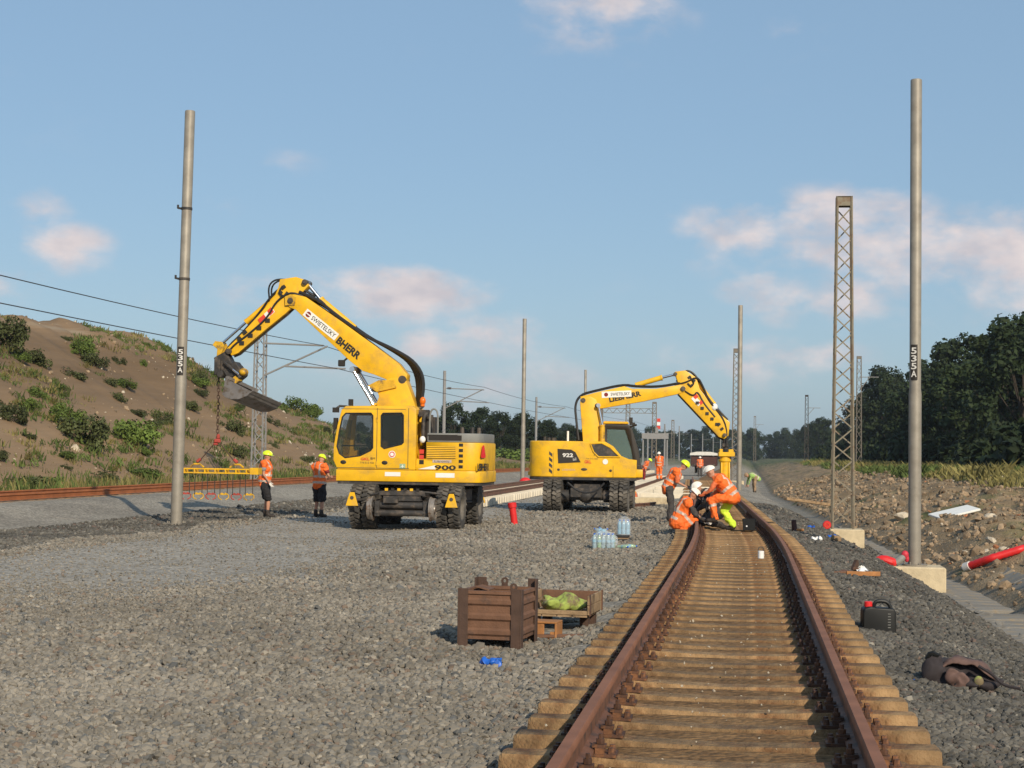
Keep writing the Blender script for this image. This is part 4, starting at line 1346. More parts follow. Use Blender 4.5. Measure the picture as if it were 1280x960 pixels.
def chassis(root, rz, bogie=True):
    """undercarriage; its own long axis is local x, turned by rz below the upper body"""
    R = Matrix.Rotation(rz, 4, 'Z')
    def put(o):
        o.matrix_basis = R @ o.matrix_basis
        return o
    b = MB()
    b.box((0, 0, .72), (2.5, .85, .34)); b.box((1.25, 0, .62), (.5, 1.0, .30)); b.box((-1.25, 0, .62), (.5, 1.0, .30))
    b.cyl((0, 0, .85), (0, 0, 1.10), .62, n=28); b.box((0, 0, .86), (1.3, 1.5, .16))
    put(b.build('frame', 'dark_steel', root, bevel=.02))
    for ax in (-1.3, 1.3):
        b = MB()
        b.cyl((ax, -1.0, .515), (ax, 1.0, .515), .13, n=14); b.ell((ax, 0, .53), (.26, .28, .24), 14, 8)
        for s in (-1, 1): b.cyl((ax, s * .55, .515), (ax, s * .8, .515), .19, n=14)
        put(b.build('axle', 'dark_steel', root))
        for s in (-1, 1):
            for d_ in (.90, 1.20):
                w = place('wheel', TYRE, root, (ax, s * d_, .515)); put(w)
                place('rim', RIM, w)
    for e in (1, -1):
        if not bogie and e > 0: continue
        # guide-wheel bogie beyond the axle
        x0 = e * 1.98
        b = MB()
        b.cyl((x0, -.72, .58), (x0, .72, .58), .085, n=12); b.cyl((x0 + e * .05, -.62, .40), (x0 + e * .05, .62, .40), .075, n=12)
        for s in (-1, 1):
            b.bar((e * 1.3, s * .5, .68), (x0, s * .55, .55), .14, .20); b.box((x0, s * .58, .50), (.22, .12, .36))
            b.cyl((e * 1.35, s * .3, .86), (x0 - e * .05, s * .34, .66), .06, n=10)
        b.box((e * 1.75, 0, .86), (.55, 1.1, .10)); b.box((e * 1.9, 0, .74), (.26, .9, .12)); b.box((e * 2.05, .25, .70), (.2, .35, .14))
        b.tube([(e * 1.9, -.9, .86), (e * 2.0, -.3, .92), (e * 2.0, .4, .90), (e * 1.9, .8, .8)], .03, 6, smooth=1)
        put(b.build('bogie', 'dark_steel', root, bevel=.008))
        for s in (-1, 1):
            w = place('rail_wheel', RW, root, (x0, s * .755, .50), (0, 0, math.pi if s > 0 else 0)); put(w)
        for s in (-1, 1):
            b = MB()
            b.prism([(-.15, -.17), (.15, -.17), (.055, .15), (-.055, .15)], -.015, .015, axis='y')
            o = b.build('warning_bracket', 'yellow', root, bevel=.006)
            o.location = (e * 2.06, s * 1.19, .72); o.rotation_euler = (0, 0, math.pi / 2)
            put(o)
            bb = MB().cyl((0, -.022, .02), (0, .022, .02), .045, n=12).build('boss', 'pin_steel', o)
            bar = MB().bar((e * 1.75, s * .9, .70), (e * 2.05, s * 1.19, .70), .06, .05).build('bracket_stay', 'dark_steel', root); put(bar)
        b = MB()
        for k_ in range(6):
            b.box((0, -.38 + k_ * .15, 0), (.015, .075, .06), k_ % 2)
        o = b.build('hazard_strip', ['letter_black', 'yellow'], root); o.location = (e * 2.03, 0, .95); put(o)
    b = MB()
    for s in (-1, 1):
        b.box((.0, s * 1.02, .80), (1.3, .42, .30)); b.bar((-.6, s * 1.1, .62), (.6, s * 1.1, .62), .30, .05)
    put(b.build('side_boxes', 'dark_steel', root, bevel=.02))
def cylinder(root, a, m, e, r, yy=(0,), mat='yellow', rodr=None):
    for y in yy:
        A, Mm, E_ = (Vector((p[0], y, p[1])) for p in (a, m, e))
        b = MB().cyl(A, Mm, r, n=14).cyl(Mm, Mm + (E_ - Mm).normalized() * .05, r * 1.12, n=14)
        c_ = b.build('cylinder', mat, root, smooth=40)
        MB().cyl(Mm, E_, rodr or r * .5, n=12).cyl(E_ - Vector((0, r * 1.1, 0)), E_ + Vector((0, r * 1.1, 0)), r * .8, n=12).build('rod', 'chrome', c_, smooth=40)
def pins(root, lst, yw):
    for x, z, r in lst:
        MB().cyl((x, -yw, z), (x, yw, z), r, n=16).cyl((x, -yw - .02, z), (x, yw + .02, z), r * .6, n=10).build('pin', 'pin_steel', root, smooth=40)
def girder(root, name, prof, yw, mat='yellow', bevel=.025):
    return MB().prism(prof, -yw, yw).build(name, mat, root, bevel=bevel, seg=2)

# ---- first excavator: older two-way machine, cab towards the camera, arm raised to the left
E1 = thing('rail_excavator', 'yellow two-way excavator with raised arm and grey bucket, cab door facing the camera', 'excavator', (-8.03, 39.8, 0), math.pi)
chassis(E1, -math.pi / 2)
deck = [(1.80, -1.22), (1.80, 1.24), (-1.37, 1.24)] + [(-1.37 - .42 * math.sin(a), 1.24 * math.cos(a * .55)) for a in (rad(25), rad(50), rad(75), rad(90))]
deck += [(x, -y) for x, y in reversed(deck[3:])] + [(-1.37, -1.24)]
MB().prism(deck, 1.12, 1.40, axis='z').build('deck', 'yellow', E1, bevel=.025, seg=2)
MB().prism([(x * .98, y * .97) for x, y in deck], 1.05, 1.12, axis='z').build('deck_underside', 'dark_steel', E1)
eng = [(-.16, -1.23), (-.16, 1.232), (-1.37, 1.232)] + [(-1.37 - .40 * math.sin(a), 1.23 * math.cos(a * .55)) for a in (rad(25), rad(50), rad(75), rad(90))]
eng += [(x, -y) for x, y in reversed(eng[3:])] + [(-1.37, -1.23)]
engine = MB().prism(eng, 1.402, 2.08, axis='z').build('engine_housing', 'yellow', E1, bevel=.03, seg=2)
cut(engine, [MB().box((-.10, .95, 1.93), (.62, 1.2, .50)).mesh('c', 'yellow')])
hood = [(x * .985 - .0, y * .96) for x, y in eng]
hood = [(min(x, -.42), y) for x, y in hood]
hd = MB().prism(hood, 2.082, 2.30, axis='z').build('engine_hood', 'hood_grey', E1, bevel=.025, seg=2)
b = MB(); b.box((-.86, 1.185, 2.19), (.80, .03, .12)); b.box((-.80, 1.19, 2.25), (.72, .03, .02)); b.build('hood_vent', 'letter_black', hd)
gr = MB().box((-.78, 1.233, 1.84), (.68, .008, .30)).build('grille', 'dark_steel', E1)
b = MB()
for k_ in range(7):
    b.box((-.78, 1.242, 1.715 + k_ * .042), (.70, .02, .026), 0, Matrix.Rotation(.35, 3, 'X'))
b.build('louvres', 'yellow', gr)
# cab
def offset_poly(p, d):
    cx, cz = sum(a for a, _ in p) / len(p), sum(c for _, c in p) / len(p)
    return [(cx + (a - cx) * (1 - d / abs(max(abs(a - cx), .3))), cz + (c_ - cz) * (1 - d / max(abs(c_ - cz), .3))) for a, c_ in p]
cabp = [(1.77, 1.405), (1.87, 1.62), (1.87, 1.95), (1.79, 2.45), (1.69, 2.84), (1.58, 2.93), (-.06, 2.95), (-.16, 2.86), (-.16, 1.405)]
cab = MB().prism(cabp, .22, 1.25).build('cab', 'yellow', E1, bevel=.03, seg=2)
W1 = [(1.58, 2.75), (.95, 2.76), (.91, 2.70), (.90, 1.92), (.95, 1.86), (1.21, 1.73), (1.58, 1.68), (1.72, 1.78), (1.78, 1.95), (1.73, 2.3), (1.66, 2.66)]
W2 = [(.66, 2.76), (.20, 2.77), (.16, 2.72), (.15, 2.06), (.19, 2.02), (.62, 1.91), (.69, 1.96), (.70, 2.70)]
cut(cab, [MB().prism([(1.74, 1.50), (1.80, 1.9), (1.70, 2.5), (1.60, 2.80), (1.5, 2.86), (-.05, 2.87), (-.08, 1.50)], .28, 1.19).mesh('c', 'yellow'),
          MB().prism(W1, 1.0, 1.4).mesh('c', 'yellow'), MB().prism(W2, 1.0, 1.4).mesh('c', 'yellow'),
          MB().prism([(1.55, 2.72), (.1, 2.74), (.1, 2.0), (1.6, 1.85)], .1, .4).mesh('c', 'yellow'),
          MB().box((1.8, .735, 2.2), (.5, .86, 1.1)).mesh('c', 'yellow'), MB().box((-.16, .735, 2.4), (.3, .76, .7)).mesh('c', 'yellow')])
cab.data.set_sharp_from_angle(angle=rad(30))
def inset(p, y, mat, parent, name='pane', d=-.012):
    cx, cz = sum(a for a, _ in p) / len(p), sum(c for _, c in p) / len(p)
    q_ = [(cx + (a - cx) * (1 - d), cz + (c_ - cz) * (1 - d)) for a, c_ in p]
    return MB().prism(q_, y - .004, y + .004).build(name, mat, parent, smooth=0)
def gasket(p, y, parent, w=.022):
    return MB().tube([(a, y, c_) for a, c_ in p + [p[0]]], w, 6).build('window_seal', 'black_rubber', parent)
for w_ in (W1, W2):
    inset(w_, 1.225, 'glass', cab); gasket(w_, 1.247, cab, .018)
inset([(1.55, 2.72), (.1, 2.74), (.1, 2.0), (1.6, 1.85)], .25, 'glass', cab)
MB().prism([(1.70, 1.75), (1.715, 1.75), (1.66, 2.6), (1.645, 2.6)], .32, 1.15).build('pane', 'glass', cab)
# cab interior
b = MB(); b.box((.30, .70, 1.80), (.50, .48, .14)); b.box((.10, .70, 2.15), (.14, .46, .66)); b.box((.08, .70, 2.56), (.10, .26, .16)); b.box((.30, .70, 1.6), (.36, .36, .3))
b.build('seat', 'cloth_black', cab, bevel=.03)
b = MB(); b.box((1.25, .70, 1.72), (.16, .3, .42)); b.cyl((1.15, .70, 2.0), (1.05, .70, 2.06), .17, n=16, cap=True); b.box((.85, 1.02, 1.95), (.10, .08, .30)); b.box((1.45, .42, 2.15), (.05, .2, .22))
b.bar((.9, 1.12, 1.97), (1.7, 1.12, 1.97), .03, .03)
b.build('controls', 'black_plastic', cab)
b = MB()
for x in (.80,): b.box((x, 1.2525, 2.16), (.012, .006, 1.45))
b.box((1.3, 1.2525, 1.44), (.95, .006, .012)); b.box((.4, 1.2525, 1.44), (.8, .006, .012)); b.box((.03, 1.2525, 2.16), (.012, .006, 1.45)); b.box((.9, 1.2525, 2.86), (1.6, .006, .010))
b.build('door_seam', 'pin_steel', cab)
for x, z in ((1.62, 1.57), (.60, 1.57)):
    MB().ell((x, 1.25, z), (.075, .012, .05), 14, 8).build('door_handle', 'letter_black', cab)
for z in (2.6, 1.55):
    MB().box((.80, 1.262, z), (.035, .02, .10)).build('hinge', 'yellow_worn', cab)
MB().lathe([(.001, 0), (.085, 0), (.085, .003), (.001, .003)], 'y', 20, c=(.42, 1.2535, 1.775)).build('round_sticker', 'sticker_white', cab)
MB().lathe([(.045, 0), (.066, 0), (.066, .003), (.045, .003)], 'y', 20, c=(.42, 1.2575, 1.775)).build('sticker_ring', 'letter_red', cab)
MB().box((.16, 1.2535, 1.49), (.14, .004, .12)).build('emblem_plate', 'bottle_green', cab)
MB().prism([(.16 + .05 * math.cos(k_ * math.pi / 4) * (1 if k_ % 2 == 0 else .3), 1.49 + .05 * math.sin(k_ * math.pi / 4) * (1 if k_ % 2 == 0 else .3)) for k_ in range(8)], 1.2565, 1.2595).build('emblem_star', 'sticker_white', cab)
letter('GKL', 'letter_red', cab, (1.08, 1.258, 1.655), (-1, 0, 0), (0, 0, 1), .065, .22, bold=.02)
letter('BM', 'letter_black', cab, (.89, 1.258, 1.668), (-1, 0, 0), (0, 0, 1), .055, .11)
letter('774 312 420', 'pin_steel', cab, (1.03, 1.258, 1.565), (-1, 0, 0), (0, 0, 1), .038, .34)
MB().box((.40, 1.243, 1.30), (.38, .006, .10)).build('number_sticker', 'sticker_white', E1)
MB().box((-.88, 1.243, 1.29), (.46, .006, .11)).build('number_sticker', 'sticker_white', E1)
b = MB(); b.box((1.52, 1.0, 3.02), (.10, .10, .16)); b.tube([(1.60, 1.0, 2.92), (1.78, 1.05, 2.93), (1.86, 1.1, 2.86)], .03, 6); b.box((1.86, 1.12, 2.83), (.14, .12, .12)); b.box((1.86, 1.1, 2.5), (.10, .10, .28)); b.tube([(1.8, 1.12, 2.5), (1.9, 1.15, 2.3), (1.86, 1.2, 2.05)], .02, 6)
b.build('work_lamp', 'letter_black', E1)
b = MB(); b.cyl((-.22, .8, 2.95), (-.22, .8, 3.0), .05, n=10); b.ell((-.22, .8, 3.08), (.075, .075, .10), 12, 8); b.build('beacon', 'orange_lamp', E1)
MB().bar((-.16, .8, 2.88), (-.25, .8, 2.96), .05, .05).build('beacon_stay', 'dark_steel', E1)
b = MB(); b.tube([(-.28, 1.0, 2.1), (-.28, 1.0, 2.55), (-.30, 1.0, 2.72), (-.38, .95, 2.80)], .05, 8, smooth=1); b.cyl((-.32, .5, 2.0), (-.32, .5, 2.75), .11, n=12); b.box((-.28, .9, 2.78), (.24, .2, .16)); b.box((-.34, .2, 2.3), (.25, .5, .8))
b.build('air_intake', 'dark_steel', E1)
MB().tube([(-.44, 1.0, 2.28), (-.44, 1.0, 2.78), (-.50, 1.0, 2.88), (-.58, 1.0, 2.88), (-.64, 1.0, 2.78), (-.64, 1.0, 2.28)], .022, 8, smooth=2).build('grab_rail', 'hood_grey', E1)
MB().ell((-.30, 1.15, 2.14), (.075, .06, .085), 12, 8).build('side_lamp', 'sticker_white', E1)
for x, y in ((-1.15, .5), (-1.35, .2), (-1.45, -.2)):
    MB().cyl((x, y, 2.30), (x, y, 2.46), .05, n=8).build('filter_cap', 'dark_steel', E1)
for k_ in range(5):
    MB().box((-1.255, 1.2345, 1.50 + .13 * k_), (.10, .006, .075)).build('hazard_mark', 'letter_black', E1)
for z in (1.85, 1.72, 1.60):
    MB().box((-.30, 1.236, z), (.11, .01, .10)).build('warning_sticker', 'letter_red' if z > 1.65 else 'letter_black', E1)
letter('900', 'letter_black', E1, (-.88, 1.240, 1.475), (-1, 0, 0), (0, 0, 1), .115, .52, bold=.03)
MB().prism([(-.22, 1.43), (-.64, 1.43), (-.64, 1.53)], 1.232, 1.239).build('swoosh', 'sticker_white', E1)
MB().box((-.80, 1.236, 1.625), (.46, .006, .07)).build('name_plate', 'vest_band', E1)
letter('Litronic', 'letter_black', E1, (-.80, 1.242, 1.625), (-1, 0, 0), (0, 0, 1), .05, .36)
# rear quarter lettering follows the curved tail
tq = Vector((-1.62, 1.05, 0)); dirv = Vector((-.62, -.78, 0)).normalized()
def on_tail(a, out=.012):
    return Vector((-1.37 - .40 * math.sin(a), 1.23 * math.cos(a * .55), 0))
p0, p1 = on_tail(rad(52)), on_tail(rad(88))
rt = (p1 - p0).normalized(); nn = rt.cross(Vector((0, 0, 1)))
mid = (p0 + p1) / 2 + nn * .03
letter('LIEBHERR', 'letter_black', E1, (mid.x, mid.y, 1.50), rt, (0, 0, 1), .17, .62, bold=.04)
b = MB()
c0 = on_tail(rad(64)) + nn * .03 + Vector((0, 0, 1.86))
pr = [(-.10, -.14), (.10, -.14), (.115, -.10), (.03, .16), (-.03, .16), (-.115, -.10)]
b.add([c0 + rt * a + Vector((0, 0, z)) for a, z in pr] + [c0 + nn * .012 + rt * a + Vector((0, 0, z)) for a, z in pr], [(i, (i + 1) % 6, 6 + (i + 1) % 6, 6 + i) for i in range(6)] + [tuple(range(6)), tuple(range(6, 12))])
b.build('warning_triangle', 'red_plastic', E1)
# arm
girder(E1, 'lower_boom', [(1.02, 1.35), (1.10, 2.9), (1.00, 3.2), (1.10, 3.46), (.73, 3.66), (.36, 3.68), (.22, 3.34), (.05, 2.9), (-.05, 1.35)], .24)
girder(E1, 'boom', [(3.31, 5.73), (3.19, 5.75), (2.92, 5.67), (1.98, 5.05), (1.15, 4.47), (.53, 4.02), (.30, 3.74), (.34, 3.50), (.58, 3.44), (.83, 3.62), (1.14, 3.74), (1.44, 3.83), (1.76, 4.07), (2.59, 4.81), (3.18, 5.35), (3.35, 5.41), (3.41, 5.57)], .20)
girder(E1, 'stick', [(3.61, 6.12), (3.2, 6.18), (2.93, 6.1), (2.86, 5.96), (3.06, 5.75), (3.18, 5.51), (3.43, 5.27), (3.94, 4.86), (4.65, 4.26), (4.82, 4.19), (4.97, 4.36), (4.66, 4.66), (4.15, 5.21), (3.75, 5.67), (3.65, 5.92)], .165)
for s in (-1, 1):
    MB().prism([(3.20, 5.45), (3.45, 5.45), (3.46, 5.68), (3.30, 5.74), (3.16, 5.66)], s * .205 - .02, s * .205 + .02).build('boom_fork', 'yellow_worn', E1, bevel=.01)
pins(E1, [(3.31, 5.57, .075), (2.95, 6.04, .07), (.42, 3.62, .10), (1.66, 3.86, .08), (1.12, 3.38, .07), (4.88, 4.30, .07)], .245)
cylinder(E1, (1.70, 4.90), (2.57, 5.60), (2.95, 6.04), .088, (0,))
cylinder(E1, (3.72, 5.72), (4.48, 5.08), (5.14, 4.50), .07, (0,))
cylinder(E1, (1.0, 2.0), (1.10, 2.95), (1.66, 3.86), .085, (-.30, .30), mat='yellow_worn')
b = MB(); b.prism([(1.28, 3.46), (1.05, 3.30), (.55, 3.42), (.62, 3.60), (1.0, 3.60)], .25, .29); b.prism([(1.28, 3.46), (1.05, 3.30), (.55, 3.42), (.62, 3.60), (1.0, 3.60)], -.29, -.25)
b.build('boom_link', 'yellow_worn', E1, bevel=.008)
MB().box((1.98, .16, 4.02), (.16, .12, .16)).bar((1.92, .16, 4.08), (1.75, .16, 4.22), .04, .05).build('boom_lamp', 'letter_black', E1, bevel=.015)
b = MB()
for k_ in range(5):
    o_ = -.17 + .085 * k_
    b.tube([(3.10, o_, 5.80), (2.6, o_, 5.52 + .02 * k_), (2.19, o_, 5.25), (1.72, o_, 4.93), (1.32, o_, 4.66), (.74 - .03 * k_, o_, 4.36), (.30 - .05 * k_, o_, 4.06), (.10 - .06 * k_, o_, 3.62), (.12 - .04 * k_, o_, 2.9), (.1, o_, 2.5)], .043, 7, smooth=2)
b.build('hoses', 'hose', E1)
b = MB()
for s in (-1, 1):
    b.tube([(3.0, s * .17, 5.70), (3.35, s * .2, 5.80), (3.7, s * .19, 5.55), (3.9, s * .18, 5.15), (4.4, s * .18, 4.72), (4.85, s * .17, 4.40), (5.05, s * .15, 4.0)], .028, 6, smooth=2)
    b.tube([(3.45, s * .1, 6.12), (3.75, s * .13, 6.12), (3.92, s * .12, 5.95), (3.88, s * .12, 5.6)], .025, 6, smooth=2)
b.tube([(2.85, .1, 5.62), (2.6, .16, 5.62), (2.45, .12, 5.48)], .035, 6, smooth=2)
for k_ in range(4):
    b.box((3.9 + .22 * k_, .16, 5.08 - .19 * k_), (.12, .06, .10))
for k_ in range(3):
    yy = -.10 + .10 * k_
    b.tube([(2.75, yy, 5.72), (3.0, yy, 5.86), (3.5, yy * 1.4, 5.98), (3.78 + .03 * k_, yy, 5.72), (4.12, yy, 5.30), (4.60, yy, 4.80 - .03 * k_), (4.95, yy, 4.42), (5.10, yy, 4.05)], .030, 6, smooth=2)
b.tube([(3.52, .18, 5.95), (3.62, .20, 5.80), (3.50, .20, 5.66), (3.40, .18, 5.80)], .03, 6, smooth=2)
for x_, z_ in ((3.50, 5.92), (3.58, 5.78), (3.40, 5.70), (4.62, 4.62), (4.48, 4.78)):
    b.box((x_, .17, z_), (.10, .07, .08), 0, Matrix.Rotation(.7, 3, 'Y'))
b.build('stick_hoses', 'hose', E1)
MB().tube([(3.18, .0, 5.49), (3.43, 0, 5.25), (3.94, 0, 4.84), (4.65, 0, 4.24), (4.80, 0, 4.18)], .03, 6).build('stick_edge', 'dark_steel', E1)
MB().prism([(3.72, 5.30), (4.08, 4.98), (4.16, 5.10), (3.80, 5.42)], .168, .174).build('hazard_board', 'sticker_white', E1)
MB().prism([(3.92, 5.12), (4.08, 4.98), (4.16, 5.10), (4.0, 5.24)], .172, .178).build('hazard_board', 'letter_red', E1)
MB().prism([(3.74, 5.30), (3.84, 5.20), (3.92, 5.32), (3.82, 5.42)], .172, .178).build('hazard_board', 'letter_red', E1)
# boom lettering: sticker plate and maker's name running down the boom
d1 = Vector((1.60 - 2.85, 0, 4.25 - 5.22)).normalized()
up1 = Vector((-d1.z, 0, d1.x)); up1 = up1 if up1.z > 0 else -up1
st = Vector((2.52, 0, 4.98)); 
q_ = [st + d1 * a + up1 * c_ for a, c_ in ((-.52, -.10), (.52, -.10), (.52, .10), (-.52, .10))]
MB().prism([(p_.x, p_.z) for p_ in q_], .200, .207).build('sticker', 'sticker_white', E1)
lp = st + d1 * .09
letter('SWIETELSKY', 'letter_black', E1, (lp.x, .2095, lp.z), d1, up1, .115, .76, bold=.01)
lp = st - d1 * .41
MB().lathe([(.001, 0), (.07, 0), (.07, .003), (.001, .003)], 'y', 20, c=(lp.x, .2075, lp.z)).build('roundel', 'shirt_red', E1)
MB().box((lp.x, .2115, lp.z), (.14, .003, .03), 0, Matrix.Rotation(math.atan2(d1.z, d1.x) * -1, 3, 'Y')).build('roundel_bar', 'sticker_white', E1)
lp = st + d1 * .93 - up1 * .02
letter('BHERR', 'letter_black', E1, (lp.x, .2065, lp.z), d1, up1, .19, .72, bold=.045)
# tilt rotator and grading bucket
b = MB()
b.box((5.02, 0, 4.02), (.36, .38, .46), 0, Matrix.Rotation(.5, 3, 'Y')); b.box((4.80, 0, 3.82), (.40, .42, .30), 0, Matrix.Rotation(.6, 3, 'Y')); b.cyl((4.78, 0, 3.85), (4.62, 0, 3.60), .22, n=18)
b.box((5.16, .12, 3.90), (.16, .3, .4)); b.cyl((5.08, -.3, 3.72), (5.08, .3, 3.72), .09, n=12)
b.build('tilt_rotator', 'dark_steel', E1, bevel=.02)
b = MB()
for s in (-1, 1):
    b.prism([(5.33, 4.46), (5.26, 4.56), (5.08, 4.54), (5.02, 4.44), (5.13, 4.12), (5.22, 4.10), (5.20, 4.36)], s * .14 - .025, s * .14 + .025)
b.build('bucket_link', 'yellow_worn', E1, bevel=.008)
MB().cyl((4.98, .24, 4.02), (4.74, .30, 3.84), .05, n=10).build('tilt_cylinder', 'dark_steel', E1)
MB().cyl((4.74, .30, 3.84), (4.58, .32, 3.72), .03, n=10).build('tilt_rod', 'chrome', E1)
b = MB(); b.ell((4.50, .15, 3.78), (.12, .14, .10), 12, 8); b.box((4.72, .1, 3.55), (.24, .3, .16), 0, Matrix.Rotation(.7, 3, 'Y')); b.ell((4.86, .12, 3.50), (.12, .14, .10), 10, 8)
b.build('coupler', 'yellow_worn', E1)
bk = place('bucket', bpy.data.meshes.new('bucket'), E1)
prof = [(0, .0), (.10, -.06), (.30, -.10), (.55, -.08), (.78, .02), (.86, .14)]        # back, floor, lip
th = .025
outer = [(-.02, .42)] + prof
inner = [(a + .015, c_ + th) for a, c_ in reversed(prof)] + [(.02, .42)]
b = MB()
b.prism(outer + inner, -.62, .62)
for s in (-1, 1):
    b.prism([(-.02, .42), (0, 0), (.10, -.06), (.30, -.10), (.55, -.08), (.78, .02), (.86, .14)], s * .62 - .012, s * .62 + .012)
b.box((.02, 0, .44), (.10, 1.24, .08)); b.box((.87, 0, .13), (.10, 1.26, .025), 0, Matrix.Rotation(-.8, 3, 'Y'))
for s in (-1, 1): b.prism([(-.05, .30), (-.25, .42), (-.22, .56), (.02, .50)], s * .16 - .02, s * .16 + .02)
bk.data = b.mesh('bucket', 'bucket_steel', 0.006)
bk.matrix_basis = Matrix.Translation((4.70, -.02, 3.06)) @ Matrix.Rotation(rad(160), 4, 'Z') @ Matrix.Rotation(rad(-13), 4, 'X') @ Matrix.Rotation(rad(4), 4, 'Y')

# lifting beam hung from the coupler
LBm = thing('lifting_beam', 'yellow lifting beam with red and yellow rail clamps hanging on a chain from the bucket arm', 'lifting beam', (-13.22, 39.78, 0))
b = MB()
for z in (1.24, 1.34):
    for yy in (-.12, .12):
        b.bar((-1.12, yy, z), (1.12, yy, z), .04, .032)
for k_ in range(9):
    b.box((-1.08 + .27 * k_, 0, 1.29), (.03, .30, .14))
b.box((1.02, 0, 1.30), (.22, .34, .17))
b.build('beam', 'yellow', LBm, bevel=.005)
for s in (-1, 1):
    MB().tube([(s * .52 - .18, 0, 1.38), (s * .52 - .08, 0, 1.46), (s * .52 + .08, 0, 1.46), (s * .52 + .18, 0, 1.38)], .025, 6).build('lifting_eye', 'yellow_worn', LBm)
    b = MB(); b.tube([(s * .52, 0, 1.46), (s * .35, 0, 1.66), (s * .06, 0, 2.0)], .016, 6); b.build('sling', 'rust_dark', LBm)
    MB().box((s * .48, .02, 1.55), (.14, .08, .08), 0, Matrix.Rotation(s * .7, 3, 'Y')).build('sling_hook', 'red_faded', LBm, bevel=.02)
b = MB()
n_l = 19
for k_ in range(n_l):
    z = 2.12 + k_ * (3.76 - 2.12) / n_l
    Rl = Matrix.Rotation(k_ * math.pi / 2, 3, 'Z')
    b.tube([Vector((.02 * 0, 0, z)) + Rl @ Vector((.035 * math.cos(a), 0, .058 * math.sin(a))) for a in np.linspace(0, 2 * math.pi, 9)], .010, 5)
b.build('chain', 'rust_dark', LBm)
b = MB(); b.box((0, 0, 2.05), (.16, .10, .10)); b.box((.02, 0, 2.16), (.08, .08, .12)); b.box((-.05, .02, 1.97), (.12, .08, .07)); b.build('swivel', 'red_faded', LBm, bevel=.02)
for k_ in range(6):
    x = -.80 + k_ * .33
    for s in (-1, 1):
        MB().cyl((x + s * .075, s * .06, .70), (x + s * .075, s * .06, 1.24), .012, n=6).build('hanger', 'dark_steel', LBm)
    b = MB()
    m_ = 'red_faded' if k_ % 2 == 0 else 'yellow_worn'
    for s in (-1, 1):
        b.tube([(x + s * .03, 0, .74), (x + s * .11, s * .05, .70), (x + s * .12, s * .05, .62), (x + s * .05, 0, .57)], .014, 6, smooth=1)
    b.box((x, 0, .71), (.16, .05, .04))
    b.build('rail_clamp', m_, LBm)

# ---- second excavator: newer machine, counterweight to the left, arm reaching right
A2 = rad(6)
E2 = thing('rail_excavator', 'yellow two-way excavator reaching right with a yellow hydraulic tool over the track', 'excavator', (-5.03, 53.0, 0), A2)
chassis(E2, -math.pi / 2 - A2, bogie=False)
plan = [(1.45, -1.24), (1.45, 1.24), (-1.30, 1.25)] + [(-1.30 - .66 * math.sin(a) , 1.25 * (1 - .42 * (1 - math.cos(a)))) for a in (rad(20), rad(40), rad(60), rad(75), rad(90))]
plan += [(x, -y) for x, y in reversed(plan[3:])] + [(-1.30, -1.25)]
MB().prism(plan, 1.02, 1.10, axis='z').build('deck_underside', 'dark_steel', E2)
body = MB().prism(plan, 1.10, 2.25, axis='z').build('engine_housing', 'yellow', E2, bevel=.06, seg=3)
side_cut = [(.12, 2.30), (.40, 2.27), (.70, 2.10), (.95, 1.80), (1.20, 1.70), (1.60, 1.66), (1.60, 2.5), (.12, 2.5)]
cut(body, [MB().prism(side_cut, -2, 2).mesh('c', 'yellow')])
body.data.set_sharp_from_angle(angle=rad(30))
WPN = [(-.03, 2.17), (.33, 2.20), (.60, 2.06), (.82, 1.86), (.92, 1.765), (.23, 1.76), (.07, 1.92)]
MB().prism(WPN, -1.262, -1.252).build('mesh_panel', 'dark_steel', E2)
b = MB()
for k_ in range(4): b.bar((.1 + .2 * k_, -1.266, 1.80), (.16 + .16 * k_, -1.266, 2.12 - .07 * k_), .012, .012)
b.build('panel_bars', 'pin_steel', E2)
b = MB()
for a_, c_ in zip(WPN, WPN[1:] + WPN[:1]): b.cyl((a_[0], -1.262, a_[1]), (c_[0], -1.262, c_[1]), .022, n=6)
b.build('panel_frame', 'yellow', E2)
DP = [(-1.07, 2.0), (-1.04, 1.54), (-.33, 1.585), (-.50, 1.90), (-.64, 1.98)]
MB().prism(DP, -1.262, -1.252).build('model_panel', 'hood_grey', E2)
bpy.data.objects['model_panel'].data.materials[0] = MATS['letter_black']
letter('922', 'letter_white', E2, (-.74, -1.2645, 1.80), (1, 0, 0), (0, 0, 1), .13, .34, bold=.04)
letter('rail', 'letter_white', E2, (-.55, -1.2645, 1.68), (1, 0, .12), (0, 0, 1), .09, .15)
for k_ in range(4):
    MB().prism([(-1.33, 1.28 + .18 * k_), (-1.23, 1.20 + .18 * k_), (-1.23, 1.30 + .18 * k_), (-1.33, 1.38 + .18 * k_)], -1.258, -1.251).build('vent_slot', 'dark_steel', E2)
for x, z, w_, h_ in ((-1.03, 1.34, .09, .08), (-.22, 1.36, .20, .09), (.62, 1.33, .09, .08)):
    MB().ell((x, -1.252, z), (w_ / 2, .012, h_ / 2), 12, 8).build('latch', 'dark_steel', E2)
letter('LIEBHERR', 'vest_band', E2, (-.70, -1.254, 1.34), (1, 0, 0), (0, 0, 1), .06, .42)
letter('GKL', 'letter_red', E2, (-.10, -1.254, 1.60), (1, 0, 0), (0, 0, 1), .10, .22, bold=.03)
letter('774 312 420', 'pin_steel', E2, (.02, -1.254, 1.70), (1, 0, 0), (0, 0, 1), .04, .38)
MB().lathe([(.001, 0), (.085, 0), (.085, .004), (.001, .004)], 'y', 20, c=(.45, -1.256, 1.61)).build('round_sticker', 'sticker_white', E2)
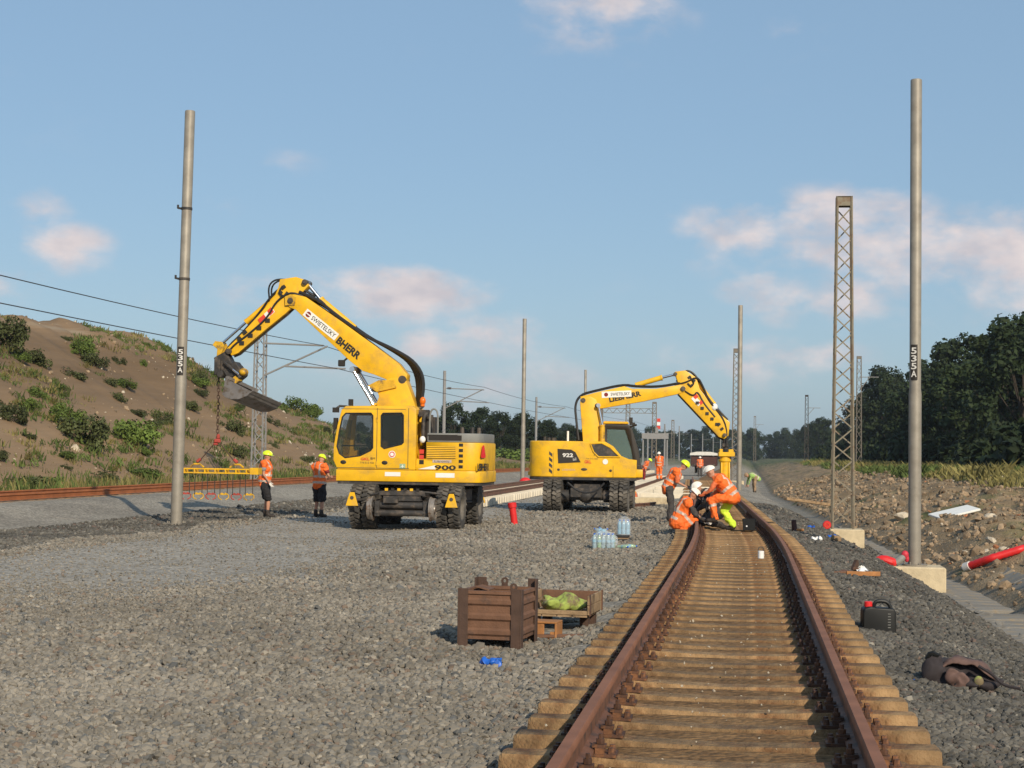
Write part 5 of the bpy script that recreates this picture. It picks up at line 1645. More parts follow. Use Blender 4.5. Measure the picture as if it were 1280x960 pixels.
b = MB(); b.box((.70, -1.253, 1.3), (.008, .006, .36)); b.box((-1.2, -1.253, 1.5), (.008, .006, .75)); b.build('panel_seam', 'pin_steel', E2)
# moulded counterweight recesses on the tail
for z, w_ in ((1.42, .5), (1.20, .55)):
    o = MB().box((0, 0, 0), (.06, w_, .13)).build('tail_recess', 'yellow_worn', E2, bevel=.03, seg=2)
    o.location = (-1.80, -.72, z); o.rotation_euler = (0, 0, rad(48))
for x, y, h_, r_ in ((-1.5, .2, .16, .05), (-1.2, -.2, .12, .08), (-.75, -.3, .34, .035), (-.45, .2, .5, .03), (-.30, .1, .30, .11), (-1.35, -.6, .12, .06)):
    MB().cyl((x, y, 2.24), (x, y, 2.24 + h_), r_, n=10).build('exhaust' if r_ > .1 else 'filter_cap', 'dark_steel' if r_ != .035 else 'sticker_white', E2)
b = MB(); b.tube([(1.35, -1.15, 1.1), (1.62, -1.15, 1.12), (1.62, -1.15, 1.50), (1.40, -1.15, 1.50)], .018, 6); b.tube([(1.40, -1.15, 1.32), (1.62, -1.15, 1.32)], .018, 6); b.build('step_rail', 'dark_steel', E2)
MB().box((1.52, -1.0, 1.25), (.25, .4, .26)).build('step_box', 'yellow', E2, bevel=.04, seg=2)
# cab on the far side
cabp = [(.42, 1.12), (.42, 2.78), (.50, 2.84), (1.22, 2.82), (1.34, 2.70), (1.56, 2.0), (1.66, 1.40), (1.62, 1.12)]
cab2 = MB().prism(cabp, .28, 1.25).build('cab', 'letter_black', E2, bevel=.03, seg=2)
cut(cab2, [MB().prism([(.50, 1.2), (.50, 2.74), (1.20, 2.74), (1.28, 2.62), (1.50, 1.95), (1.58, 1.40), (1.55, 1.2)], .34, 1.19).mesh('c', 'letter_black'),
           MB().prism([(.53, 2.68), (1.12, 2.66), (1.32, 2.05), (1.42, 1.45), (.53, 1.45)], 0, 2).mesh('c', 'letter_black'),
           MB().box((1.55, .765, 2.05), (.7, .80, 1.05)).mesh('c', 'letter_black')])
for y in (.31, 1.22):
    MB().prism([(.52, 2.69), (1.13, 2.67), (1.33, 2.05), (1.43, 1.44), (.52, 1.44)], y - .005, y + .005).build('pane', 'glass_green', cab2)
MB().prism([(1.30, 2.62), (1.315, 2.62), (1.57, 1.52), (1.555, 1.52)], .36, 1.17).build('pane', 'glass_green', cab2)
MB().prism([(.38, 2.842), (1.24, 2.842), (1.20, 2.92), (.42, 2.93)], .26, 1.27).build('cab_roof', 'yellow', cab2, bevel=.02)
b = MB(); b.box((.80, .75, 1.66), (.46, .46, .14)); b.box((.62, .75, 2.0), (.14, .44, .62)); b.box((.60, .75, 2.40), (.10, .24, .16)); b.box((.8, .75, 1.4), (.3, .3, .4)); b.box((1.3, .75, 1.6), (.12, .3, .5)); b.build('seat', 'cloth_black', cab2, bevel=.03)
b = MB(); b.box((1.30, .4, 2.98), (.12, .14, .16)); b.box((1.36, .6, 2.86), (.16, .5, .08)); b.bar((1.28, .3, 2.75), (1.48, .2, 2.82), .06, .06); b.build('work_lamp', 'letter_black', E2)
girder(E2, 'lower_boom', [(-.37, 3.49), (-.35, 3.68), (-.05, 3.72), (.15, 3.61), (.28, 3.32), (.28, 2.15), (.40, 1.5), (-.35, 1.5), (-.25, 2.14)], .22)
girder(E2, 'boom', [(-.37, 3.7), (.12, 3.84), (1.05, 4.06), (1.31, 3.98), (2.09, 3.99), (2.87, 4.13), (3.05, 4.06), (3.02, 3.9), (2.77, 3.82), (1.68, 3.57), (1.06, 3.46), (.28, 3.32), (.1, 3.31), (-.29, 3.44)], .19)
girder(E2, 'stick', [(2.68, 4.55), (3.02, 4.6), (3.38, 4.37), (3.50, 4.0), (3.75, 3.66), (4.20, 3.16), (4.48, 2.93), (4.43, 2.49), (4.3, 2.39), (4.12, 2.46), (2.79, 3.85), (2.80, 4.16)], .16)
pins(E2, [(2.95, 4.0, .08), (2.70, 4.47, .06), (-.27, 3.58, .08), (.18, 3.42, .07), (4.30, 2.52, .06)], .235)
cylinder(E2, (1.42, 4.10), (2.24, 4.35), (2.70, 4.47), .085, (0,))
cylinder(E2, (3.45, 4.20), (3.95, 3.55), (4.45, 2.95), .068, (0,))
cylinder(E2, (.36, 1.9), (.36, 2.75), (.22, 3.42), .085, (-.30, .30), mat='yellow_worn')
b = MB()
for k_ in range(4):
    o_ = -.14 + .09 * k_
    b.tube([(2.85, o_, 4.19), (2.2, o_, 4.06), (1.45, o_, 4.06), (1.0, o_, 4.12), (.1, o_, 3.90), (-.36, o_, 3.77), (-.54, o_, 3.45), (-.48, o_, 2.9), (-.40, o_, 2.3)], .038, 6, smooth=2)
b.build('hoses', 'hose', E2)
b = MB()
for s in (-1, 1):
    b.tube([(2.7, s * .16, 4.14), (3.05, s * .19, 4.20), (3.42, s * .19, 4.42), (3.62, s * .18, 4.05), (3.80, s * .18, 3.60), (4.25, s * .17, 3.10), (4.40, s * .15, 2.6), (4.36, s * .12, 2.15)], .026, 6, smooth=2)
    b.tube([(2.98, s * .17, 3.95), (3.3, s * .19, 3.75), (3.42, s * .18, 3.95), (3.62, s * .17, 3.55), (4.0, s * .17, 3.1)], .024, 6, smooth=2)
for k_ in range(5):
    b.box((3.42 + .16 * k_, -.165, 3.55 - .17 * k_), (.10, .06, .09))
for k_ in range(3):
    yy = -.09 + .09 * k_
    b.tube([(2.75, yy, 4.24), (3.0, yy, 4.62), (3.28, yy, 4.55), (3.52, yy, 4.22 - .04 * k_), (3.72, yy, 3.78), (4.10, yy, 3.34), (4.42, yy, 3.02)], .026, 6, smooth=2)
b.tube([(3.20, -.17, 4.35), (3.32, -.20, 4.20), (3.22, -.20, 4.06), (3.10, -.18, 4.18)], .026, 6, smooth=2)
for x_, z_ in ((3.16, 4.38), (3.30, 4.26), (3.22, 4.10), (4.12, 2.86), (4.22, 2.72)):
    b.box((x_, -.165, z_), (.10, .06, .08), 0, Matrix.Rotation(-.7, 3, 'Y'))
b.build('stick_hoses', 'hose', E2)
MB().tube([(2.80, 0, 3.82), (3.45, 0, 3.14), (4.12, 0, 2.44), (4.30, 0, 2.37)], .028, 6).build('stick_edge', 'dark_steel', E2)
MB().prism([(3.22, 3.68), (3.45, 3.44), (3.56, 3.55), (3.33, 3.79)], -.172, -.166).build('hazard_board', 'sticker_white', E2)
MB().prism([(3.28, 3.74), (3.36, 3.66), (3.46, 3.76), (3.38, 3.84)], -.176, -.170).build('hazard_board', 'letter_red', E2)
MB().prism([(3.46, 3.56), (3.54, 3.48), (3.62, 3.56), (3.54, 3.64)], -.176, -.170).build('hazard_board', 'letter_red', E2)
MB().ell((3.98, -.15, 3.42), (.10, .06, .12), 10, 8).build('stick_lamp', 'sticker_white', E2)
d2 = Vector((1, 0, .06)).normalized(); u2 = Vector((-.06, 0, 1)).normalized()
st = Vector((.85, 0, 3.80))
q_ = [st + d2 * a + u2 * c_ for a, c_ in ((-.52, -.10), (.44, -.10), (.44, .10), (-.52, .10))]
MB().prism([(p_.x, p_.z) for p_ in q_], -.199, -.1905).build('sticker', 'sticker_white', E2)
lp = st + d2 * .08
letter('SWIETELSKY', 'letter_black', E2, (lp.x, -.201, lp.z), d2, u2, .10, .62, bold=.01)
lp = st - d2 * .38
MB().lathe([(.001, 0), (.065, 0), (.065, .003), (.001, .003)], 'y', 20, c=(lp.x, -.2035, lp.z)).build('roundel', 'shirt_red', E2)
lp = st + d2 * .20 - u2 * .07
letter('LIEBHERR', 'letter_black', E2, (lp.x + .03, -.1945, lp.z - .02), Vector((1, 0, .22)).normalized(), Vector((-.22, 0, 1)).normalized(), .17, 1.05, bold=.045)
# hydraulic tool
b = MB(); b.cyl((4.34, 0, 2.36), (4.36, 0, 2.05), .09, n=12); b.box((4.34, 0, 2.2), (.2, .24, .12)); b.build('tool_hitch', 'dark_steel', E2, bevel=.01)
b = MB(); b.box((4.38, 0, 1.90), (.52, .42, .14)); b.box((4.20, 0, 1.99), (.10, .36, .16)); b.box((4.52, 0, 1.99), (.16, .36, .14)); b.cyl((4.34, 0, 1.84), (4.34, 0, .62), .165, n=18); b.cyl((4.34, 0, 1.74), (4.34, 0, 1.66), .20, n=18); b.cyl((4.34, 0, .70), (4.34, 0, .62), .20, n=18)
for s in (-1, 1): b.cyl((4.34 + s * .12, -.15, 1.64), (4.34 + s * .12, -.15, .8), .03, n=8)
b.build('hydraulic_tool', 'yellow', E2, bevel=.01)
MB().prism([(4.22, .62), (4.46, .62), (4.40, .46), (4.28, .46)], -.12, .12).build('tool_foot', 'dark_steel', E2)
b = MB(); b.tube([(-.6, -1.3, .95), (-.2, -1.36, .62), (.3, -1.36, .66), (.55, -1.3, .95)], .03, 6, smooth=2)
o = b.build('slack_hose', 'hose', E2); o.rotation_euler = (0, 0, -A2); o.location = (0, -.7, 0)
# ---------------------------------------------------------------- people
def capsules(mb, lst, grow=0.0):
    for p0, r0, p1, r1 in lst:
        p0, p1 = Vector(p0), Vector(p1)
        mb.ell(p0, (r0 + grow,) * 3, 14, 9)
        if (p1 - p0).length > 1e-4:
            mb.ell(p1, (r1 + grow,) * 3, 14, 9)
            mb.cyl(p0, p1, r0 + grow, r1 + grow, 14)
def melt(mb, vox, smooth=3):
    """one continuous skin round overlapping pieces"""
    o = mb.build('tmp', 'skin', smooth=0)
    md = o.modifiers.new('r', 'REMESH'); md.mode = 'VOXEL'; md.voxel_size = vox; md.use_smooth_shade = True
    if smooth:
        ms = o.modifiers.new('s', 'SMOOTH'); ms.factor = .5; ms.iterations = smooth
    dg = bpy.context.evaluated_depsgraph_get()
    me = bpy.data.meshes.new_from_object(o.evaluated_get(dg))
    bpy.data.objects.remove(o)
    me.materials.clear()
    me.polygons.foreach_set('use_smooth', [True] * len(me.polygons))
    return me
def add_hand(mb, wrist, d, thumb, curl=.5):
    d = Vector(d).normalized(); t = Vector(thumb); t = (t - d * t.dot(d)).normalized()
    n = d.cross(t)
    wrist = Vector(wrist)
    R = Matrix((t, n, d)).transposed()
    mb.ell(wrist + d * .05, (.042, .017, .058), 10, 8, 0, R)
    for k, (o, l) in enumerate(((.030, .070), (.010, .080), (-.010, .074), (-.029, .058))):
        a = wrist + d * .092 + t * o
        b = a + (d * math.cos(curl * .6) + n * math.sin(curl * .6)) * l * .5
        c = b + (d * math.cos(curl * 1.6) + n * math.sin(curl * 1.6)) * l * .5
        mb.tube([wrist + d * .05 + t * o * .8, a, b, c], [.010, .0095, .009, .007], 7)
    a = wrist + d * .025 + t * .036
    mb.tube([wrist + d * .02 + t * .02, a + t * .012, a + t * .03 + d * .03, a + t * .028 + d * .062 + n * .012], [.012, .012, .011, .008], 7)
def person(label, loc, face, J, wear, group=None, vox=.016, s=1.0):
    """J: joints as (right, forward, up) from the ground point; wear: what covers what"""
    t = thing('person', label, 'person', loc, 0, group)
    f = Vector((math.cos(rad(face)), math.sin(rad(face)), 0)); r = Vector((f.y, -f.x, 0))
    P = {k: (r * v[0] + f * v[1] + Vector((0, 0, v[2]))) * s for k, v in J.items()}
    look = (r * J['look'][0] + f * J['look'][1] + Vector((0, 0, J['look'][2]))).normalized()
    hd = P['head']
    side = look.cross(Vector((0, 0, 1))).normalized() if abs(look.z) < .95 else r
    up = side.cross(look).normalized()
    Rh = Matrix((side, look, up)).transposed()
    sh = (P['shl'] + P['shr']) / 2
    torso = [(P['pel'], .135, P['chest'], .150), (P['chest'], .150, P['chest'].lerp(sh, .8), .125), (P['shl'], .068, P['shr'], .068), (P['pel'] - r * .06, .115, P['pel'] + r * .06, .115),
             (P['chest'] - r * .08, .115, P['chest'] + r * .08, .115), (P['chest'].lerp(P['pel'], .5) - r * .05, .115, P['chest'].lerp(P['pel'], .5) + r * .05, .115)]
    neck = [(sh, .065, P['neck'], .058), (P['neck'], .055, hd - up * .04, .055)]
    arms = {k: [(P['sh' + k], .060, P['el' + k], .044), (P['el' + k], .044, P['wr' + k], .029)] for k in 'lr'}
    legs = {k: [(P['hip' + k], .100, P['kn' + k], .064), (P['kn' + k], .062, P['kn' + k].lerp(P['an' + k], .4), .062), (P['kn' + k].lerp(P['an' + k], .4), .062, P['an' + k], .040)] for k in 'lr'}
    feet = {k: [(P['an' + k], .045, P['toe' + k].lerp(P['an' + k], .7) + Vector((0, 0, -.02)), .048), (P['toe' + k].lerp(P['an' + k], .9) - Vector((0, 0, .035)), .042, P['toe' + k], .036)] for k in 'lr'}
    mb = MB()
    capsules(mb, torso + neck + arms['l'] + arms['r'] + legs['l'] + legs['r'] + feet['l'] + feet['r'], -.008)
    mb.ell(hd + up * .02, (.074, .092, .105), 16, 12, 0, Rh)
    mb.ell(hd - up * .06 + look * .02, (.056, .062, .065), 14, 10, 0, Rh)
    mb.ell(hd + look * .092 - up * .015, (.014, .022, .026), 8, 6, 0, Rh)
    mb.ell(hd + look * .078 + up * .03, (.05, .018, .014), 8, 6, 0, Rh)
    for q in (-1, 1): mb.ell(hd + side * q * .076 - up * .005, (.012, .022, .034), 8, 6, 0, Rh)
    body = melt(mb, vox)
    hm_ = MB()
    for k, q in (('l', -1), ('r', 1)):
        d = (P['wr' + k] - P['el' + k])
        add_hand(hm_, P['wr' + k], d, f * .6 - r * q * .5, .6)
    if 'glove' not in wear:
        bm = bmesh.new(); bm.from_mesh(body); bm.from_mesh(hm_.mesh('h', 'skin')); bm.to_mesh(body); bm.free()
        body.polygons.foreach_set('use_smooth', [True] * len(body.polygons))
    else:
        hm_.build('glove', wear['glove'], t, smooth=60)
    body.materials.clear(); body.materials.append(MATS['skin'])
    place('body', body, t)
    eb = MB()
    for q in (-1, 1): eb.ell(hd + side * q * .031 + look * .083 + up * .008, (.012, .008, .007), 8, 6, 0, Rh)
    eb.ell(hd + look * .076 - up * .058, (.024, .008, .005), 8, 6, 0, Rh)
    eb.build('eyes_and_mouth', 'eye', t)
    def garment(name, lst, grow, mat, extra=None, v=None):
        m_ = MB(); capsules(m_, lst, grow)
        if extra: extra(m_)
        me = melt(m_, v or vox, 3)
        if name in ('vest', 'trouser_leg', 'shorts', 'shirt'):
            crumple(crumple(me, .030, 7, len(label)), .016, 19, 3)
        for x in (mat if isinstance(mat, list) else [mat]): me.materials.append(MATS[x])
        return place(name, me, t)
    if 'shirt' in wear:
        sl_ = wear.get('sleeve', .55)
        up_arm = []
        for k in 'lr':
            a = arms[k][0]
            if sl_ <= 1:
                up_arm.append((a[0], a[1], Vector(a[0]).lerp(Vector(a[2]), sl_), a[1] * (1 - sl_) + a[3] * sl_ + .006))
            else:
                up_arm += [a, arms[k][1]]
        garment('shirt', torso + up_arm + [neck[0]], .010, wear['shirt'])
    vt = [(a[0], a[1] + .012, a[2], a[3] + .012) for a in torso[:3]] + torso[3:] + [(P['shl'], .070, P['shl'].lerp(P['ell'], .18), .068), (P['shr'], .070, P['shr'].lerp(P['elr'], .18), .068)]
    hem = P['pel'] + (P['pel'] - P['chest']).normalized() * .07
    vt.append((P['pel'] - r * .07, .122, hem - r * .07, .118)); vt.append((P['pel'] + r * .07, .122, hem + r * .07, .118))
    vest = garment('vest', vt, .022, [wear['vest'], 'vest_band'])
    ax = (P['chest'] - P['pel']); L0 = ax.length; ax.normalize()
    mi = []
    for pl in vest.data.polygons:
        q = (pl.center - P['pel']).dot(ax)
        sd = abs((pl.center - P['chest']).dot(r))
        band = (-.02 < q < .045) or (.15 < q < .21) or (q > .21 and .085 < sd < .125)
        mi.append(1 if band else 0)
    vest.data.polygons.foreach_set('material_index', mi)
    hips = [(P['pel'] - r * .06, .12, P['pel'] + r * .06, .12)]
    if 'shorts' in wear:
        l_ = []
        for k in 'lr':
            a = legs[k][0]; q = .92
            l_.append((a[0], a[1], Vector(a[0]).lerp(Vector(a[2]), q), a[3] + .03))
        garment('shorts', hips + l_, .022, wear['shorts'])
        garment('socks', [(P['an' + k] + Vector((0, 0, .02)), .046, P['an' + k] + Vector((0, 0, .09)), .047) for k in 'lr'], .008, wear.get('socks', 'cloth_charcoal'), v=.014)
    else:
        tr = wear['trousers']; tr = tr if isinstance(tr, (list, tuple)) else (tr, tr)
        for k, m_ in zip('lr', tr):
            a = legs[k]
            hp = (P['pel'], .115, P['hip' + k], .118)
            o = garment('trouser_leg', [hp, a[0], a[1], (a[2][0], a[2][1], Vector(a[2][0]).lerp(Vector(a[2][2]), .85), .060)], .018, [m_, 'vest_band'])
            if m_ == 'vest_orange':
                mi = [1 if abs(((pl.center - P['kn' + k]).dot((P['an' + k] - P['kn' + k]).normalized())) - .12) < .03 and (pl.center - P['kn' + k]).length < .25 else 0 for pl in o.data.polygons]
                o.data.polygons.foreach_set('material_index', mi)
    for k in 'lr':
        garment('boot', feet[k] + [(P['an' + k], .048, P['an' + k] + (P['kn' + k] - P['an' + k]).normalized() * .07, .05)], .012, wear.get('boot', 'boot'), v=.014)
    hb = MB()
    hc = hd + up * .035
    hb.ell(hc, (.112, .135, .120), 22, 8, 0, Rh, 4, 90)
    hb.ell(hc + up * .006, (.122, .150, .012), 22, 4, 0, Rh)
    hb.ell(hc + look * .125 + up * .002, (.080, .065, .010), 14, 4, 0, Rh)
    for q in (-.03, 0, .03):
        hb.tube([hc + side * q + (look * math.cos(a) * .134 + up * math.sin(a) * .121) for a in np.linspace(.3, 2.85, 9)], .008, 5)
    hb.build('helmet', wear['helmet'], t, smooth=50)
    return t
STAND = dict(pel=(0, 0, .95), chest=(0, .02, 1.26), neck=(0, .02, 1.49), head=(0, .05, 1.62), look=(0, 1, -.12), shl=(-.185, 0, 1.42), shr=(.185, 0, 1.42),
             ell=(-.25, -.03, 1.15), wrl=(-.25, .06, .90), elr=(.25, -.03, 1.15), wrr=(.25, .06, .90), hipl=(-.095, 0, .90), hipr=(.095, 0, .90),
             knl=(-.11, .04, .49), knr=(.11, .02, .49), anl=(-.12, .0, .09), anr=(.12, -.03, .09), toel=(-.14, .15, .045), toer=(.14, .12, .045))
def pose(**kw):
    d = dict(STAND); d.update(kw); return d
def gz(x, y): return float(zf(x, y))
person('worker in orange vest, grey T-shirt, dark shorts and white gloves standing facing right', (-13.05, 43.4, gz(-13.05, 43.4)), 8,
       pose(wrl=(-.24, .0, .88), wrr=(.24, .16, .92), elr=(.25, .0, 1.14), anr=(.10, .10, .09), toer=(.12, .26, .045), knr=(.1, .12, .50)),
       dict(shirt='shirt_grey', vest='vest_orange', shorts='cloth_black', helmet='helmet_lime', glove='glove'), s=1.03)
person('stocky worker in orange vest, dark red shirt and black shorts, back turned to camera', (-12.0, 45.2, gz(-12, 45.2)), 62,
       pose(ell=(-.27, .08, 1.14), wrl=(-.12, .30, 1.10), elr=(.28, .08, 1.14), wrr=(.14, .30, 1.12), head=(0, .08, 1.60), look=(0, 1, -.45)),
       dict(shirt='shirt_red', vest='vest_orange', shorts='cloth_black', helmet='helmet_lime'), s=1.02)
person('standing worker in orange with lime helmet looking down to the right', (-2.03, 44.0, gz(-2.03, 44)), 5,
       pose(pel=(0, -.06, .94), chest=(0, .10, 1.22), neck=(0, .24, 1.42), head=(0, .36, 1.52), look=(0, 1, -.75), shl=(-.19, .16, 1.36), shr=(.19, .16, 1.36),
            ell=(-.24, .20, 1.08), wrl=(-.16, .44, .96), elr=(.24, .18, 1.08), wrr=(.14, .44, .95), hipl=(-.1, -.05, .9), hipr=(.1, -.05, .9)),
       dict(shirt='shirt_orange', sleeve=.9, vest='vest_orange', trousers='cloth_charcoal', helmet='helmet_lime', glove='cloth_black'))
person('crouching worker in orange vest and trousers bent over the left rail', (-1.52, 36.5, .04), 14,
       pose(pel=(0, 0, .36), chest=(0, .17, .66), neck=(0, .28, .84), head=(0, .36, .93), look=(0, .75, -.75), shl=(-.19, .20, .77), shr=(.19, .20, .77),
            ell=(-.28, .38, .55), wrl=(-.18, .58, .40), elr=(.28, .36, .50), wrr=(.16, .60, .36), hipl=(-.1, .02, .34), hipr=(.1, .02, .34),
            knl=(-.19, .40, .44), knr=(.19, .36, .40), anl=(-.15, .10, .09), anr=(.15, .02, .09), toel=(-.17, .26, .045), toer=(.17, .18, .045)),
       dict(shirt='cloth_charcoal', sleeve=2, vest='vest_orange', trousers='vest_orange', helmet='helmet_white', glove='glove'))
person('worker in white helmet leaning on his knee with one orange and one lime trouser leg', (-.42, 36.3, .22), 174,
       pose(pel=(0, -.10, .76), chest=(0, .12, 1.02), neck=(0, .28, 1.18), head=(0, .38, 1.26), look=(0, 1, -.5), shl=(-.19, .18, 1.12), shr=(.19, .18, 1.12),
            ell=(-.27, .34, .88), wrl=(-.20, .56, .76), elr=(.27, .24, .86), wrr=(.18, .48, .64), hipl=(-.1, -.06, .72), hipr=(.1, -.08, .72),
            knl=(-.14, .34, .66), knr=(.12, .10, .42), anl=(-.14, .24, .26), anr=(.14, -.12, .09), toel=(-.15, .40, .21), toer=(.16, .03, .045)),
       dict(shirt='shirt_orange', sleeve=2, vest='vest_orange', trousers=('vest_orange', 'lime_cloth'), helmet='helmet_white', glove='cloth_black'))
person('kneeling worker in dark clothes with white helmet inside the track', (-.70, 37.5, .20), 200,
       pose(pel=(0, 0, .40), chest=(0, .20, .66), neck=(0, .34, .82), head=(0, .43, .90), look=(0, .9, -.6), shl=(-.19, .24, .77), shr=(.19, .24, .77),
            ell=(-.26, .38, .52), wrl=(-.16, .56, .36), elr=(.26, .36, .50), wrr=(.14, .56, .34), hipl=(-.1, .02, .38), hipr=(.1, .02, .38),
            knl=(-.16, .36, .14), knr=(.16, .30, .14), anl=(-.15, -.08, .10), anr=(.15, -.12, .10), toel=(-.15, -.18, .04), toer=(.15, -.22, .04)),
       dict(shirt='cloth_charcoal', sleeve=2, vest='cloth_black', trousers='cloth_charcoal', helmet='helmet_white', glove='cloth_black'))
FARW = dict(shirt='shirt_orange', sleeve=2, vest='vest_orange', trousers='vest_orange', helmet='helmet_white')
person('distant worker in orange bending forward beside the second excavator', (-6.6, 106, 0), 10, pose(chest=(0, .14, 1.22), neck=(0, .26, 1.40), head=(0, .36, 1.46), look=(0, 1, -.7), shl=(-.18, .2, 1.34), shr=(.18, .2, 1.34)),
       dict(shirt='shirt_orange', sleeve=2, vest='vest_orange', trousers='shirt_red', helmet='helmet_lime'), vox=.03)
person('distant worker all in orange standing on the far sleepers', (-5.35, 101, .27), 250, STAND, FARW, vox=.03)
person('distant worker in orange vest standing in front of the red wagon', (-4.05, 143, 0), 270, STAND, dict(FARW, trousers='cloth_charcoal'), vox=.03)
person('distant worker in lime shirt bending beside the pole foundation', (.42, 93, -.25), 200, pose(pel=(0, -.15, .86), chest=(0, .14, 1.0), neck=(0, .34, 1.05), head=(0, .45, 1.02), look=(0, .6, -.8), shl=(-.18, .26, 1.02), shr=(.18, .26, 1.02),
       ell=(-.2, .34, .75), wrl=(-.15, .42, .5), elr=(.2, .34, .75), wrr=(.15, .42, .5)), dict(shirt='lime_dull', sleeve=2, vest='lime_dull', trousers='boot_tan', helmet='boot_tan'), vox=.03)

# ---------------------------------------------------------------- things lying about
# rusty steel stillage
cr = thing('steel_crate', 'rusty ribbed steel crate with corner posts standing on the ballast', 'crate', (-2.33, 15.45, .01), rad(-6))
W_, D_, H_ = .60, .66, .57
def post(b, x, y, h):
    sx, sy = (1 if x > 0 else -1), (1 if y > 0 else -1)
    b.box((x, y - sy * .040, h / 2), (.014, .094, h)); b.box((x - sx * .050, y, h / 2), (.086, .014, h))
for x in (-W_ / 2, W_ / 2):
    for y in (-D_ / 2, D_ / 2):
        b = MB(); post(b, x, y, H_ + (.06 if y > 0 else .0)); b.box((x * .93, y * .93, .012), (.10, .10, .02))
        b.build('corner_post', 'rust_dark', cr, bevel=.003)
rib = [(-.012, 0), (.004, 0), (.004, .03), (.022, .05), (.022, .085), (.004, .105), (.004, .14), (-.012, .14)]
def wall(name, length, rot, loc, n=3, z0=.10):
    b = MB()
    for k_ in range(n):
        b.prism([(a, c_ + z0 + .14 * k_) for a, c_ in rib], -length / 2, length / 2)
    b.bar((.0, -length / 2, z0 + .14 * n + .015), (.0, length / 2, z0 + .14 * n + .015), .04, .03)
    return b.build(name, 'rust_steel', cr, loc=loc, rot=(0, 0, rot), smooth=30)
wall('ribbed_wall', W_ - .10, -math.pi / 2, (0, -D_ / 2 + .02, 0))
wall('ribbed_wall', W_ - .10, math.pi / 2, (0, D_ / 2 - .02, 0))
wall('ribbed_wall', D_ - .10, 0, (W_ / 2 - .02, 0, 0))
wall('ribbed_wall', D_ - .10, math.pi, (-W_ / 2 + .02, 0, 0))
MB().box((0, 0, .11), (W_ - .06, D_ - .06, .012)).build('floor_plate', 'rust_steel', cr)
for x, y, z in ((-.02, D_ / 2 - .02, .60), (.20, -D_ / 2 + .12, .585), (-.20, D_ / 2 - .1, .57)):
    b = MB(); b.lathe([(.016, -.008), (.036, -.008), (.036, .008), (.016, .008)], 'y', 12, c=(x, y, z)); b.box((x, y, z - .04), (.06, .012, .05))
    b.build('lifting_lug', 'rust_dark', cr)
MB().box((-.16, .12, .545), (.13, .22, .012), 0, Matrix.Rotation(.25, 3, 'Y')).build('flap', 'rust_steel', cr)
# open tray behind the crate
ty = thing('open_tray', 'shallow wooden tray with metal corners behind the rusty crate', 'tray', (-1.90, 17.25, .0), rad(-5))
tw, td, thh, tz = .66, .78, .20, .19
for s in (-1, 1):
    for k_ in range(2):
        MB().box((s * tw / 2, 0, tz + .05 + .10 * k_), (.022, td, .096)).build('side_board', 'wood_old', ty, bevel=.004)
    hh_ = .19 if s > 0 else .045
    MB().box((0, s * (td / 2 - .012), tz + hh_ / 2), (tw - .03, .02, hh_)).build('end_board', 'rust_steel' if s > 0 else 'wood_old', ty, bevel=.004)
    for q in (-1, 1):
        b = MB(); b.box((s * (tw / 2 + .014), q * (td / 2 - .04), tz + .10), (.006, .07, .22)); b.build('corner_strap', 'rust_steel', ty)
for k_ in range(4):
    MB().box((-.24 + .16 * k_, 0, tz - .012), (.15, td - .02, .02)).build('floor_board', 'wood_old', ty)
for x, y in ((-.24, -.30), (.24, .30), (.24, -.1), (-.24, .30)):
    MB().box((x, y, tz / 2 - .012), (.09, .09, tz - .024)).build('leg_block', 'rust_dark', ty)
vs_ = MB()
for k_ in range(9):
    rv = random.Random(k_)
    vs_.ell((rv.uniform(-.18, .12), rv.uniform(-.28, .1), tz + .06 + rv.uniform(0, .06)), (rv.uniform(.08, .16), rv.uniform(.07, .13), rv.uniform(.035, .06)), 12, 8, 0, Euler((rv.uniform(-.4, .4), rv.uniform(-.4, .4), rv.uniform(0, 3))).to_matrix())
me = crumple(crumple(melt(vs_, .012, 2), .05, 6), .012, 22, 5); me.materials.append(MATS['lime'])
o = place('safety_vest', me, loc=(-1.90, 17.25, .0), rot=(0, 0, rad(-5)))
tag(o, 'crumpled lime safety vest lying in the wooden tray', 'vest')
hb_ = thing('hollow_block', 'rusty orange hollow steel block beside the crate under the tray edge', 'steel block', (-1.98, 16.25, .01), rad(-8))
b = MB(); b.box((0, 0, .01), (.30, .24, .02)); b.box((0, 0, .17), (.30, .24, .02)); b.box((-.14, 0, .09), (.02, .24, .14)); b.box((.14, 0, .09), (.02, .24, .14)); b.box((-.055, -.10, .09), (.15, .02, .14)); b.box((.105, -.10, .05), (.05, .02, .06))
b.build('casing', 'rust_orange', hb_, bevel=.004)
o = MB().prism([(-.35, 0), (.35, 0), (.35, .03), (-.35, .03)], -.03, .03).build('steel_bar', 'rust_steel', None, bevel=.004, loc=(-1.86, 16.15, .035), rot=(0, 0, rad(22)))
tag(o, 'rusty flat steel bar on the ballast in front of the hollow block', 'bar')
vb = MB()
for k_ in range(4):
    vb.ell((-.05 + .035 * k_, .01 * (k_ % 2), .045 + .006 * (k_ % 2)), (.05, .045, .04), 10, 8, 0, Euler((0, .2 * k_, k_)).to_matrix())
me = crumple(melt(vb, .008, 1), .03, 22); me.materials.append(MATS['blue_plastic'])
o = place('blue_bag', me, loc=(-2.16, 13.95, .0), rot=(0, 0, -.35)); tag(o, 'small crumpled blue plastic bag on the ballast below the crate', 'plastic bag')
